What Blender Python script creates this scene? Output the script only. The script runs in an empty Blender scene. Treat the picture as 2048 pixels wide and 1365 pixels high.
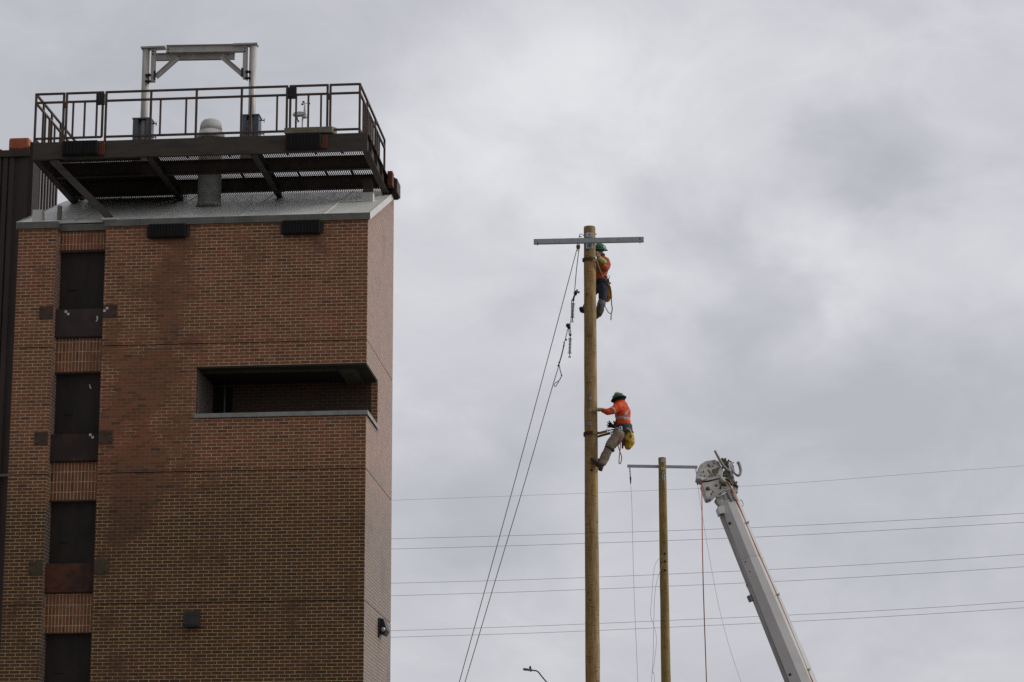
import bpy, bmesh, math, random
from math import radians, sin, cos, pi, sqrt
from mathutils import Vector, Matrix, noise as mnoise
random.seed(7)
S = bpy.context.scene
COL = S.collection

# ------------------------------------------------------------------ camera
PITCH, ROLL, FPX = radians(13.39055), 0.00398286, 4952.5
CAM = Vector((0, 0, 1.7))
_c, _s = cos(PITCH), sin(PITCH)
_R, _U, FWD = Vector((1, 0, 0)), Vector((0, -_s, _c)), Vector((0, _c, _s))
RGT = cos(ROLL) * _R - sin(ROLL) * _U
UPV = sin(ROLL) * _R + cos(ROLL) * _U
cd = bpy.data.cameras.new('camera')
cam = bpy.data.objects.new('camera', cd)
COL.objects.link(cam)
S.camera = cam
cd.sensor_width = 36.0
cd.lens = FPX / 2048 * 36.0
cd.clip_start, cd.clip_end = 0.5, 6000
m = Matrix((RGT, UPV, -FWD)).transposed().to_4x4()
m.translation = CAM
cam.matrix_world = m


def ray(x, y):
    return FWD + RGT * ((x - 1024) / FPX) - UPV * ((y - 682.5) / FPX)


def at(x, y, Y):
    """point at ground distance Y seen in direction x, y of the survey photo"""
    r = ray(x, y)
    return CAM + r * (Y / r.y)


# ------------------------------------------------------------------ sky and sun
SUN_EL, SUN_AZ = radians(32), radians(87)      # azimuth clockwise from +Y
W = bpy.data.worlds.new('World')
S.world = W
W.use_nodes = True
nt = W.node_tree
nt.nodes.clear()


def N(nt, t, **kw):
    n = nt.nodes.new(t)
    for k, v in kw.items():
        if k in n.inputs:
            n.inputs[k].default_value = v
        else:
            setattr(n, k, v)
    return n


def build_sky(nt):
    lk = nt.links.new
    tc = N(nt, 'ShaderNodeTexCoord')
    sc = N(nt, 'ShaderNodeVectorMath', operation='MULTIPLY')
    sc.inputs[1].default_value = (1, 1, 1.5)
    lk(tc.outputs['Generated'], sc.inputs[0])
    wn = N(nt, 'ShaderNodeTexNoise', Scale=9.0, Detail=5.0, Roughness=0.55)
    lk(sc.outputs[0], wn.inputs['Vector'])
    wo = N(nt, 'ShaderNodeVectorMath', operation='SUBTRACT')
    wo.inputs[1].default_value = (.5, .5, .5)
    lk(wn.outputs['Color'], wo.inputs[0])
    ws = N(nt, 'ShaderNodeVectorMath', operation='SCALE')
    ws.inputs['Scale'].default_value = 0.15
    lk(wo.outputs[0], ws.inputs[0])
    wv = N(nt, 'ShaderNodeVectorMath', operation='ADD')
    lk(sc.outputs[0], wv.inputs[0])
    lk(ws.outputs[0], wv.inputs[1])
    # cloud banks: (x, y) in the survey photo, radius, strength
    banks = [(1040, 330, .14, .38), (1330, 200, .13, .18), (1660, 535, .045, .24), (1640, 470, .04, .14), (1880, 540, .09, .26),
             (830, 760, .09, .24), (1740, 320, .040, -.34), (1660, 380, .035, -.14), (1800, 420, .030, -.22), (1440, 500, .065, -.24), (1560, 620, .05, -.20),
             (1010, 545, .045, -.16), (930, 410, .03, -.10), (960, 985, .075, -.34), (1720, 740, .075, -.24), (1600, 830, .07, -.10), (1300, 800, .09, -.04),
             (1930, 980, .12, -.22), (1560, 1300, .13, -.16), (850, 1340, .085, .12), (150, 60, .15, -.16), (1150, 1120, .05, .06),
             (1880, 120, .12, .12), (560, 40, .10, -.10), (1250, 640, .06, .14), (1330, 700, .05, .10)]
    acc = None
    for (x, y, r, a) in banks:
        d = ray(x, y).normalized()
        d = Vector((d.x, d.y, d.z * 1.5))
        dn = N(nt, 'ShaderNodeVectorMath', operation='DISTANCE')
        lk(wv.outputs[0], dn.inputs[0])
        dn.inputs[1].default_value = d
        mr = N(nt, 'ShaderNodeMapRange', interpolation_type='SMOOTHSTEP')
        mr.inputs['From Min'].default_value = 0
        mr.inputs['From Max'].default_value = r
        mr.inputs['To Min'].default_value = a
        mr.inputs['To Max'].default_value = 0
        lk(dn.outputs['Value'], mr.inputs['Value'])
        if acc is None:
            acc = mr.outputs[0]
        else:
            ad = N(nt, 'ShaderNodeMath', operation='ADD')
            lk(acc, ad.inputs[0])
            lk(mr.outputs[0], ad.inputs[1])
            acc = ad.outputs[0]
    big = N(nt, 'ShaderNodeTexNoise', Scale=5.0, Detail=6.0, Roughness=0.5)
    lk(sc.outputs[0], big.inputs['Vector'])
    bm_ = N(nt, 'ShaderNodeMapRange')
    for k, v in (('From Min', .3), ('From Max', .7), ('To Min', .21), ('To Max', .53)):
        bm_.inputs[k].default_value = v
    lk(big.outputs['Fac'], bm_.inputs['Value'])
    ad = N(nt, 'ShaderNodeMath', operation='ADD')
    lk(acc, ad.inputs[0])
    lk(bm_.outputs[0], ad.inputs[1])
    fine = N(nt, 'ShaderNodeTexNoise', Scale=13.0, Detail=10.0, Roughness=0.62, Distortion=0.7)
    lk(sc.outputs[0], fine.inputs['Vector'])
    fm = N(nt, 'ShaderNodeMapRange')
    for k, v in (('From Min', .25), ('From Max', .75), ('To Min', -.22), ('To Max', .22)):
        fm.inputs[k].default_value = v
    lk(fine.outputs['Fac'], fm.inputs['Value'])
    a2 = N(nt, 'ShaderNodeMath', operation='ADD')
    lk(ad.outputs[0], a2.inputs[0])
    lk(fm.outputs[0], a2.inputs[1])
    ad = a2
    rp = N(nt, 'ShaderNodeValToRGB')
    rp.color_ramp.interpolation = 'B_SPLINE'
    e = rp.color_ramp.elements
    e[0].position, e[0].color = 0.0, (.455, .466, .510, 1)
    e[1].position, e[1].color = 1.0, (.80, .805, .83, 1)
    q = e.new(.42)
    q.color = (.585, .590, .630, 1)
    q = e.new(.75)
    q.color = (.695, .70, .740, 1)
    lk(ad.outputs[0], rp.inputs['Fac'])
    # sky dimmed behind the camera to darken the front wall; full ahead and right
    sp = N(nt, 'ShaderNodeSeparateXYZ')
    lk(tc.outputs['Generated'], sp.inputs[0])
    bk = N(nt, 'ShaderNodeMapRange', interpolation_type='SMOOTHSTEP')
    for k, v in (('From Min', -.7), ('From Max', .5), ('To Min', .50), ('To Max', 1.0)):
        bk.inputs[k].default_value = v
    dt = N(nt, 'ShaderNodeVectorMath', operation='DOT_PRODUCT')
    dt.inputs[1].default_value = (.75, .66, 0)
    lk(tc.outputs['Generated'], dt.inputs[0])
    lk(dt.outputs['Value'], bk.inputs['Value'])
    # unseen sky low on the sun's side boosted, added light for the tower's side
    d3 = N(nt, 'ShaderNodeVectorMath', operation='DOT_PRODUCT')
    d3.inputs[1].default_value = (.97, .10, .22)
    lk(tc.outputs['Generated'], d3.inputs[0])
    br3 = N(nt, 'ShaderNodeMapRange', interpolation_type='SMOOTHSTEP')
    for k, v in (('From Min', .45), ('From Max', .95), ('To Min', 1.0), ('To Max', 1.5)):
        br3.inputs[k].default_value = v
    lk(d3.outputs['Value'], br3.inputs['Value'])
    m3 = N(nt, 'ShaderNodeMath', operation='MULTIPLY')
    lk(bk.outputs[0], m3.inputs[0])
    lk(br3.outputs[0], m3.inputs[1])
    bk = m3
    sky = N(nt, 'ShaderNodeTexSky')
    sky.sky_type = 'NISHITA'
    sky.sun_disc = False
    sky.sun_elevation = SUN_EL
    sky.sun_rotation = SUN_AZ
    b1 = N(nt, 'ShaderNodeBackground', Strength=0.1)
    lk(sky.outputs[0], b1.inputs['Color'])
    b2 = N(nt, 'ShaderNodeBackground')
    lk(rp.outputs['Color'], b2.inputs['Color'])
    lk(bk.outputs[0], b2.inputs['Strength'])
    mx = N(nt, 'ShaderNodeMixShader')
    mx.inputs[0].default_value = 0.97       # share of the sky the cloud deck covers
    lk(b1.outputs[0], mx.inputs[1])
    lk(b2.outputs[0], mx.inputs[2])
    out = N(nt, 'ShaderNodeOutputWorld')
    lk(mx.outputs[0], out.inputs['Surface'])


build_sky(nt)
sl = bpy.data.lights.new('sun', 'SUN')
sl.energy = 1.25
sl.angle = radians(22)
sl.color = (1.0, .96, .9)
so = bpy.data.objects.new('sun', sl)
COL.objects.link(so)
sd = Vector((sin(SUN_AZ) * cos(SUN_EL), cos(SUN_AZ) * cos(SUN_EL), sin(SUN_EL)))
so.rotation_euler = (-sd).to_track_quat('-Z', 'Y').to_euler()
so.location = sd * 100
vs = S.view_settings
vs.view_transform = 'Standard'
vs.look = 'None'
vs.exposure = 0.0
vs.gamma = 1.0
vs.use_curve_mapping = False
S.cycles.max_bounces = 5
S.cycles.use_denoising = False      # keep the fine grain a long lens shot under cloud has
S.cycles.use_adaptive_sampling = False
S.render.film_transparent = False

# ------------------------------------------------------------------ frames
TH = 0.0846583
TOWER = Matrix.Translation((-2.8616, 47.5, 0)) @ Matrix.Rotation(-TH, 4, 'Z')   # X along the front, Y into depth
IDN = Matrix.Identity(4)


# ------------------------------------------------------------------ materials
def new_mat(name):
    mt = bpy.data.materials.new(name)
    mt.use_nodes = True
    n = mt.node_tree
    b = n.nodes['Principled BSDF']
    return mt, n, b


def ramp(n, stops, src):
    r = N(n, 'ShaderNodeValToRGB')
    e = r.color_ramp.elements
    e[0].position, e[0].color = stops[0][0], (*stops[0][1], 1)
    e[1].position, e[1].color = stops[-1][0], (*stops[-1][1], 1)
    for p, c in stops[1:-1]:
        q = e.new(p)
        q.color = (*c, 1)
    n.links.new(src, r.inputs['Fac'])
    return r


MATS = {}


def mat(name, c1, c2=None, rough=.6, metal=0., scale=6., detail=6., stretch=(1, 1, 1), lo=.35, hi=.65, bump=.15, bscale=40.):
    if name in MATS:
        return MATS[name]
    mt, n, b = new_mat(name)
    c2 = c2 or tuple(v * .7 for v in c1)
    tc = N(n, 'ShaderNodeTexCoord')
    mp = N(n, 'ShaderNodeMapping')
    mp.inputs['Scale'].default_value = stretch
    n.links.new(tc.outputs['Object'], mp.inputs[0])
    nz = N(n, 'ShaderNodeTexNoise', Scale=scale, Detail=detail, Roughness=.65)
    n.links.new(mp.outputs[0], nz.inputs['Vector'])
    r = ramp(n, [(lo, c2), (hi, c1)], nz.outputs['Fac'])
    n.links.new(r.outputs[0], b.inputs['Base Color'])
    rr = N(n, 'ShaderNodeMapRange')
    rr.inputs['To Min'].default_value = min(1, rough + .12)
    rr.inputs['To Max'].default_value = max(.05, rough - .12)
    n.links.new(nz.outputs['Fac'], rr.inputs['Value'])
    n.links.new(rr.outputs[0], b.inputs['Roughness'])
    b.inputs['Metallic'].default_value = metal
    if bump:
        n2 = N(n, 'ShaderNodeTexNoise', Scale=bscale, Detail=4.)
        n.links.new(mp.outputs[0], n2.inputs['Vector'])
        bp = N(n, 'ShaderNodeBump', Strength=bump, Distance=.02)
        n.links.new(n2.outputs['Fac'], bp.inputs['Height'])
        n.links.new(bp.outputs[0], b.inputs['Normal'])
    MATS[name] = mt
    return mt


def brick_mat(name, soldier=False, sooty=True):
    """brickwork on metric UVs: 203 x 67.7 mm bricks, light joints, smeared and sooty patches"""
    mt, n, b = new_mat(name)
    lk = n.links.new
    uv = N(n, 'ShaderNodeUVMap')
    tc = N(n, 'ShaderNodeTexCoord')
    br = N(n, 'ShaderNodeTexBrick')
    br.offset = 0.0 if soldier else 0.5
    br.offset_frequency = 2
    br.squash = 1.0
    br.inputs['Color1'].default_value = (0, 0, 0, 1)
    br.inputs['Color2'].default_value = (1, 1, 1, 1)
    br.inputs['Mortar'].default_value = (.5, .5, .5, 1)
    br.inputs['Scale'].default_value = 1.0
    br.inputs['Mortar Size'].default_value = .0075
    br.inputs['Mortar Smooth'].default_value = .2
    if soldier:
        br.inputs['Brick Width'].default_value = .0695
        br.inputs['Row Height'].default_value = .2032
    else:
        br.inputs['Brick Width'].default_value = .2032
        br.inputs['Row Height'].default_value = .0677
    # slightly wavering courses
    wz = N(n, 'ShaderNodeTexNoise', Scale=3.0, Detail=2.)
    lk(tc.outputs['Object'], wz.inputs['Vector'])
    w2 = N(n, 'ShaderNodeVectorMath', operation='SCALE')
    w2.inputs['Scale'].default_value = .008
    lk(wz.outputs['Color'], w2.inputs[0])
    w3 = N(n, 'ShaderNodeVectorMath', operation='ADD')
    lk(uv.outputs[0], w3.inputs[0])
    lk(w2.outputs[0], w3.inputs[1])
    lk(w3.outputs[0], br.inputs['Vector'])
    tint = ramp(n, [(0, (.115, .049, .023)), (.08, (.190, .067, .024)), (.42, (.255, .086, .029)),
                    (.70, (.305, .108, .038)), (.88, (.265, .078, .031)), (1, (.205, .093, .041))], br.outputs['Color'])
    # worn face texture
    fz = N(n, 'ShaderNodeTexNoise', Scale=30., Detail=5., Roughness=.7)
    lk(tc.outputs['Object'], fz.inputs['Vector'])
    fr = ramp(n, [(.3, (.72, .72, .72)), (.7, (1.22, 1.2, 1.16))], fz.outputs['Fac'])
    m1 = N(n, 'ShaderNodeMix', data_type='RGBA', blend_type='MULTIPLY')
    m1.inputs['Factor'].default_value = 1
    lk(tint.outputs[0], m1.inputs['A'])
    lk(fr.outputs[0], m1.inputs['B'])
    # long cloudy discolouration of the brick itself (olive, plum)
    cz = N(n, 'ShaderNodeTexNoise', Scale=.9, Detail=5., Roughness=.6)
    lk(tc.outputs['Object'], cz.inputs['Vector'])
    cr = ramp(n, [(.33, (.84, .85, .70)), (.48, (1, 1, 1)), (.68, (1.12, .92, .92))], cz.outputs['Fac'])
    m2 = N(n, 'ShaderNodeMix', data_type='RGBA', blend_type='MULTIPLY')
    m2.inputs['Factor'].default_value = 1
    lk(m1.outputs['Result'], m2.inputs['A'])
    lk(cr.outputs[0], m2.inputs['B'])
    # mortar colour
    mz = N(n, 'ShaderNodeTexNoise', Scale=7., Detail=4.)
    lk(tc.outputs['Object'], mz.inputs['Vector'])
    mo = ramp(n, [(.35, (.47, .31, .165)), (.65, (.68, .49, .31))], mz.outputs['Fac'])
    # smear mask: joints filled flush with brick coloured grime
    sp = N(n, 'ShaderNodeSeparateXYZ')
    lk(tc.outputs['Object'], sp.inputs[0])
    sm = N(n, 'ShaderNodeTexNoise', Scale=1.1, Detail=8., Roughness=.62)
    lk(tc.outputs['Object'], sm.inputs['Vector'])
    acc = sm.outputs['Fac']
    if sooty:
        for (cx, cz_, r, a) in ((-4.5, 12.4, 2.0, .26), (-4.6, 10.4, 1.7, .26), (-4.0, 14.9, 1.2, .17), (-5.0, 8.6, 1.2, .10),
                                (-.9, 12.3, 3.2, -.20), (-1.6, 10.9, 2.0, -.10), (-6.8, 11, 3.2, -.10)):
            cb = N(n, 'ShaderNodeCombineXYZ')
            lk(sp.outputs['X'], cb.inputs['X'])
            lk(sp.outputs['Z'], cb.inputs['Z'])
            dn = N(n, 'ShaderNodeVectorMath', operation='DISTANCE')
            lk(cb.outputs[0], dn.inputs[0])
            dn.inputs[1].default_value = (cx + 3.5, 0, cz_)
            mr = N(n, 'ShaderNodeMapRange', interpolation_type='SMOOTHSTEP')
            for k, v in (('From Min', 0), ('From Max', r), ('To Min', a), ('To Max', 0)):
                mr.inputs[k].default_value = v
            lk(dn.outputs['Value'], mr.inputs['Value'])
            ad = N(n, 'ShaderNodeMath', operation='ADD')
            lk(acc, ad.inputs[0])
            lk(mr.outputs[0], ad.inputs[1])
            acc = ad.outputs[0]
    smr = N(n, 'ShaderNodeMapRange')
    for k, v in (('From Min', .55), ('From Max', .66), ('To Min', 0), ('To Max', .82)):
        smr.inputs[k].default_value = v
    lk(acc, smr.inputs['Value'])
    grime = N(n, 'ShaderNodeMix', data_type='RGBA')
    lk(smr.outputs[0], grime.inputs['Factor'])
    lk(mo.outputs[0], grime.inputs['A'])
    grime.inputs['B'].default_value = (.165, .085, .045, 1)
    fin = N(n, 'ShaderNodeMix', data_type='RGBA')
    lk(br.outputs['Fac'], fin.inputs['Factor'])
    lk(m2.outputs['Result'], fin.inputs['A'])
    lk(grime.outputs['Result'], fin.inputs['B'])
    col = fin.outputs['Result']
    if sooty:
        # the lower storeys are built of a darker, browner brick batch with soot
        sz = N(n, 'ShaderNodeTexNoise', Scale=.8, Detail=7., Roughness=.65)
        mpp = N(n, 'ShaderNodeMapping')
        mpp.inputs['Scale'].default_value = (.6, .6, 2.4)
        lk(tc.outputs['Object'], mpp.inputs[0])
        lk(mpp.outputs[0], sz.inputs['Vector'])
        a1 = N(n, 'ShaderNodeMath', operation='MULTIPLY_ADD')
        lk(sz.outputs['Fac'], a1.inputs[0])
        a1.inputs[1].default_value = 2.4
        lk(sp.outputs['Z'], a1.inputs[2])
        zr = N(n, 'ShaderNodeMapRange')
        for k, v in (('From Min', 10.8), ('From Max', 12.2), ('To Min', 1), ('To Max', 0)):
            zr.inputs[k].default_value = v
        lk(a1.outputs[0], zr.inputs['Value'])
        tone = N(n, 'ShaderNodeMix', data_type='RGBA')
        lk(br.outputs['Fac'], tone.inputs['Factor'])
        tone.inputs['A'].default_value = (.40, .43, .33, 1)
        tone.inputs['B'].default_value = (.84, .82, .58, 1)
        so_ = N(n, 'ShaderNodeMix', data_type='RGBA', blend_type='MULTIPLY')
        lk(zr.outputs[0], so_.inputs['Factor'])
        lk(col, so_.inputs['A'])
        lk(tone.outputs['Result'], so_.inputs['B'])
        col = so_.outputs['Result']
    lk(col, b.inputs['Base Color'])
    b.inputs['Roughness'].default_value = .5
    b.inputs['IOR'].default_value = 1.5
    b.inputs['Sheen Weight'].default_value = .60
    b.inputs['Sheen Roughness'].default_value = .35
    hb = N(n, 'ShaderNodeMath', operation='SUBTRACT')
    hb.inputs[0].default_value = 1.
    lk(br.outputs['Fac'], hb.inputs[1])
    bp = N(n, 'ShaderNodeBump', Strength=.35, Distance=.006)
    lk(hb.outputs[0], bp.inputs['Height'])
    lk(bp.outputs[0], b.inputs['Normal'])
    MATS[name] = mt
    return mt


M_BRICK = brick_mat('brickwork')
M_SOLDIER = brick_mat('soldier_brickwork', soldier=True, sooty=False)
M_COPING = mat('weathered_zinc_coping', (.20, .19, .165), (.12, .118, .10), rough=.5, metal=.2, scale=3)
M_ROOF = mat('galvanised_roof_sheet', (.74, .74, .69), (.58, .58, .53), rough=.45, metal=.0, scale=2.2, stretch=(1, .35, 1), bump=.05)
M_SILL = mat('galvanised_sill', (.37, .38, .35), (.25, .265, .24), rough=.5, metal=.3, scale=5)
M_SHUT = mat('dark_steel_shutter', (.040, .024, .019), (.017, .014, .012), rough=.7, scale=2.5, stretch=(1, 1, .4))
M_PLATE = mat('brown_steel_plate', (.065, .036, .027), (.032, .023, .019), rough=.6, scale=3)
M_DARK = mat('interior_near_black', (.012, .011, .011), (.008, .008, .009), rough=.9)  # near-black for joints and linings, and the doorway's painted-in dark
M_CONC = mat('stained_concrete', (.10, .095, .055), (.045, .05, .032), rough=.9, scale=4)
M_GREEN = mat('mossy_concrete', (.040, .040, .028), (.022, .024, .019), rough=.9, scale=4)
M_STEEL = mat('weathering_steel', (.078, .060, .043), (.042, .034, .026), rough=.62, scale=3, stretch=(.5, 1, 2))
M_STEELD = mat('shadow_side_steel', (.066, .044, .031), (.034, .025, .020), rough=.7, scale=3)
M_RAIL = mat('rusty_rail', (.115, .058, .036), (.055, .040, .032), rough=.6, scale=9, lo=.4, hi=.6)
M_RUST = mat('rust', (.22, .060, .022), (.07, .030, .018), rough=.85, scale=9)
M_RUSTPL = mat('rusted_plate', (.19, .048, .016), (.045, .024, .019), rough=.8, scale=2.6, lo=.40, hi=.70)
M_RUBBER = mat('black_rubber', (.008, .008, .0085), (.005, .005, .005), rough=.85, scale=30, stretch=(1, 1, .1))
M_BEIGE = mat('beige_sheet', (.27, .235, .16), (.16, .14, .10), rough=.6)
M_GALV = mat('pale_painted_steel', (.60, .57, .52), (.46, .43, .39), rough=.45, metal=.1, scale=5, stretch=(1, 1, .4))
M_BLUE = mat('blue_grey_paint', (.125, .150, .172), (.075, .092, .108), rough=.5, scale=4)
M_VENT = mat('vent_cowl_grey', (.70, .68, .64), (.62, .60, .56), rough=.55)
M_DUCT = mat('green_grey_duct', (.40, .41, .37), (.26, .275, .245), rough=.5, metal=.3)
M_WHITE = mat('white_plastic', (.75, .75, .75), (.6, .6, .6), rough=.4)
M_BLACK = mat('black_plastic', (.015, .015, .016), (.010, .010, .011), rough=.45)
M_CLAD = mat('brown_cladding', (.075, .052, .046), (.048, .034, .032), rough=.8, scale=1.5, stretch=(1, 1, .2))
M_ORANGE = mat('orange_sheet', (.50, .13, .045), (.36, .085, .03), rough=.55, scale=3)
M_ZINC = mat('galvanised_arm', (.46, .50, .52), (.38, .42, .44), rough=.42, metal=.2, scale=7)
M_IRON = mat('dark_hardware', (.045, .042, .045), (.025, .024, .026), rough=.5, metal=.5)
M_BRIGHT = mat('bright_hardware', (.62, .64, .65), (.45, .47, .48), rough=.35, metal=.4)
M_INSUL = mat('plum_insulator', (.075, .035, .045), (.045, .022, .030), rough=.3)
M_ROPE = mat('grey_rope', (.22, .20, .195), (.15, .14, .135), rough=.9)
M_TANROPE = mat('orange_rope', (.42, .15, .05), (.26, .09, .035), rough=.85, scale=40)
M_TAN = mat('tan_rope', (.50, .36, .20), (.34, .23, .12), rough=.85, scale=30)
M_REDLINE = mat('red_line', (.50, .12, .055), (.38, .085, .04), rough=.6)
M_BOOM = mat('boom_white', (.54, .525, .505), (.47, .455, .435), rough=.45, scale=1.2)
M_BOOMD = mat('boom_grey', (.30, .285, .27), (.24, .225, .21), rough=.5, scale=2)
M_HEAD = mat('boom_head_paint', (.56, .53, .49), (.40, .375, .34), rough=.5, scale=7)
M_OLIVE = mat('grease_stained_steel', (.13, .115, .05), (.07, .055, .03), rough=.5, scale=12)
M_BRONZE = mat('brass_pulley', (.24, .17, .05), (.12, .085, .03), rough=.45, metal=.4)
M_CABLE = mat('line_conductor', (.50, .50, .52), (.44, .44, .46), rough=.6)
M_LAMP = mat('lamp_grey', (.16, .155, .13), (.10, .10, .085), rough=.5)
M_GROUND = mat('gravel_yard', (.16, .15, .135), (.10, .095, .085), rough=.95, scale=.8, bscale=9)
M_HELMET = mat('green_helmet_shell', (.004, .14, .068), (.003, .10, .05), rough=.28, scale=4, bump=0)
M_SKIN = mat('skin', (.36, .17, .12), (.27, .12, .085), rough=.55, scale=12, bump=.05)
M_HAIR = mat('dark_hair', (.018, .013, .011), (.010, .008, .007), rough=.8)
M_GLOVE = mat('tan_leather_glove', (.42, .36, .21), (.26, .22, .13), rough=.8, scale=14)
M_GLOVED = mat('black_glove', (.020, .017, .018), (.012, .011, .012), rough=.8)
M_BOOT = mat('brown_boot', (.060, .042, .030), (.030, .022, .017), rough=.7, scale=14)
M_JEAN = mat('navy_denim', (.026, .030, .048), (.014, .016, .028), rough=.9, scale=14)
M_TROUSER = mat('taupe_work_trousers', (.33, .262, .205), (.225, .175, .135), rough=.9, scale=12, stretch=(1, 1, 1.6), bump=.5, bscale=18)
M_BELT = mat('charcoal_webbing', (.035, .033, .042), (.020, .019, .024), rough=.8)
M_YELLOW = mat('yellow_tool_bag', (.68, .42, .010), (.40, .22, .008), rough=.6, scale=11, lo=.4, hi=.6)
M_LEATHER = mat('brown_leather_strap', (.085, .035, .022), (.040, .018, .013), rough=.6)
M_OCHRE = mat('ochre_strap', (.34, .19, .035), (.22, .12, .025), rough=.7, scale=20)
M_LIME = mat('lime_sleeve', (.62, .72, .16), (.40, .42, .22), rough=.6, scale=26, lo=.45, hi=.55)


def wood_mat(name, a, b_, c):
    mt, n, bs = new_mat(name)
    lk = n.links.new
    tc = N(n, 'ShaderNodeTexCoord')
    mp = N(n, 'ShaderNodeMapping')
    mp.inputs['Scale'].default_value = (1, 1, .10)
    lk(tc.outputs['Object'], mp.inputs[0])
    g = N(n, 'ShaderNodeTexNoise', Scale=26., Detail=8., Roughness=.75)
    lk(mp.outputs[0], g.inputs['Vector'])
    r = ramp(n, [(.32, a), (.5, b_), (.68, c)], g.outputs['Fac'])
    # broad tone patches (greener / redder treatment)
    mp2 = N(n, 'ShaderNodeMapping')
    mp2.inputs['Scale'].default_value = (1, 1, .35)
    lk(tc.outputs['Object'], mp2.inputs[0])
    p = N(n, 'ShaderNodeTexNoise', Scale=2.2, Detail=5.)
    lk(mp2.outputs[0], p.inputs['Vector'])
    pr = ramp(n, [(.35, (.78, .82, .72)), (.5, (1, 1, 1)), (.66, (1.18, 1.02, .86))], p.outputs['Fac'])
    mu = N(n, 'ShaderNodeMix', data_type='RGBA', blend_type='MULTIPLY')
    mu.inputs['Factor'].default_value = 1
    lk(r.outputs[0], mu.inputs['A'])
    lk(pr.outputs[0], mu.inputs['B'])
    # knots and cross scars
    mp3 = N(n, 'ShaderNodeMapping')
    mp3.inputs['Scale'].default_value = (1, 1, 3.6)
    lk(tc.outputs['Object'], mp3.inputs[0])
    k = N(n, 'ShaderNodeTexNoise', Scale=6.5, Detail=6., Roughness=.6)
    lk(mp3.outputs[0], k.inputs['Vector'])
    kr = ramp(n, [(.30, (.42, .38, .34)), (.40, (1, 1, 1))], k.outputs['Fac'])
    m2 = N(n, 'ShaderNodeMix', data_type='RGBA', blend_type='MULTIPLY')
    m2.inputs['Factor'].default_value = 1
    lk(mu.outputs['Result'], m2.inputs['A'])
    lk(kr.outputs[0], m2.inputs['B'])
    # short horizontal checks and scars
    mp4 = N(n, 'ShaderNodeMapping')
    mp4.inputs['Scale'].default_value = (1, 1, 9)
    lk(tc.outputs['Object'], mp4.inputs[0])
    k4 = N(n, 'ShaderNodeTexNoise', Scale=4.2, Detail=3., Roughness=.5)
    lk(mp4.outputs[0], k4.inputs['Vector'])
    kr4 = ramp(n, [(.33, (.45, .40, .36)), (.37, (1, 1, 1))], k4.outputs['Fac'])
    m4 = N(n, 'ShaderNodeMix', data_type='RGBA', blend_type='MULTIPLY')
    m4.inputs['Factor'].default_value = 1
    lk(m2.outputs['Result'], m4.inputs['A'])
    lk(kr4.outputs[0], m4.inputs['B'])
    lk(m4.outputs['Result'], bs.inputs['Base Color'])
    bs.inputs['Roughness'].default_value = .85
    bp = N(n, 'ShaderNodeBump', Strength=.5, Distance=.01)
    lk(g.outputs['Fac'], bp.inputs['Height'])
    lk(bp.outputs[0], bs.inputs['Normal'])
    MATS[name] = mt
    return mt


M_WOOD = wood_mat('treated_pine_pole', (.18, .115, .050), (.37, .25, .108), (.50, .37, .185))
M_WOOD2 = wood_mat('greenish_pine_pole', (.18, .12, .042), (.33, .22, .078), (.46, .33, .135))


# ------------------------------------------------------------------ objects
def tag(o, label=None, cat=None, group=None, kind=None):
    if label:
        o['label'] = label
    if cat:
        o['category'] = cat
    if group:
        o['group'] = group
    if kind:
        o['kind'] = kind
    return o


def thing(name, label, cat, base, space=IDN, group=None):
    o = bpy.data.objects.new(name, None)
    COL.objects.link(o)
    o.empty_display_size = .2
    o.matrix_world = space @ Matrix.Translation(Vector(base))
    bpy.context.view_layer.update()
    return tag(o, label, cat, group)


def world_of(o):
    mw = o.matrix_basis.copy()
    while o.parent:
        o = o.parent
        mw = o.matrix_basis @ mw
    return mw


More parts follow.
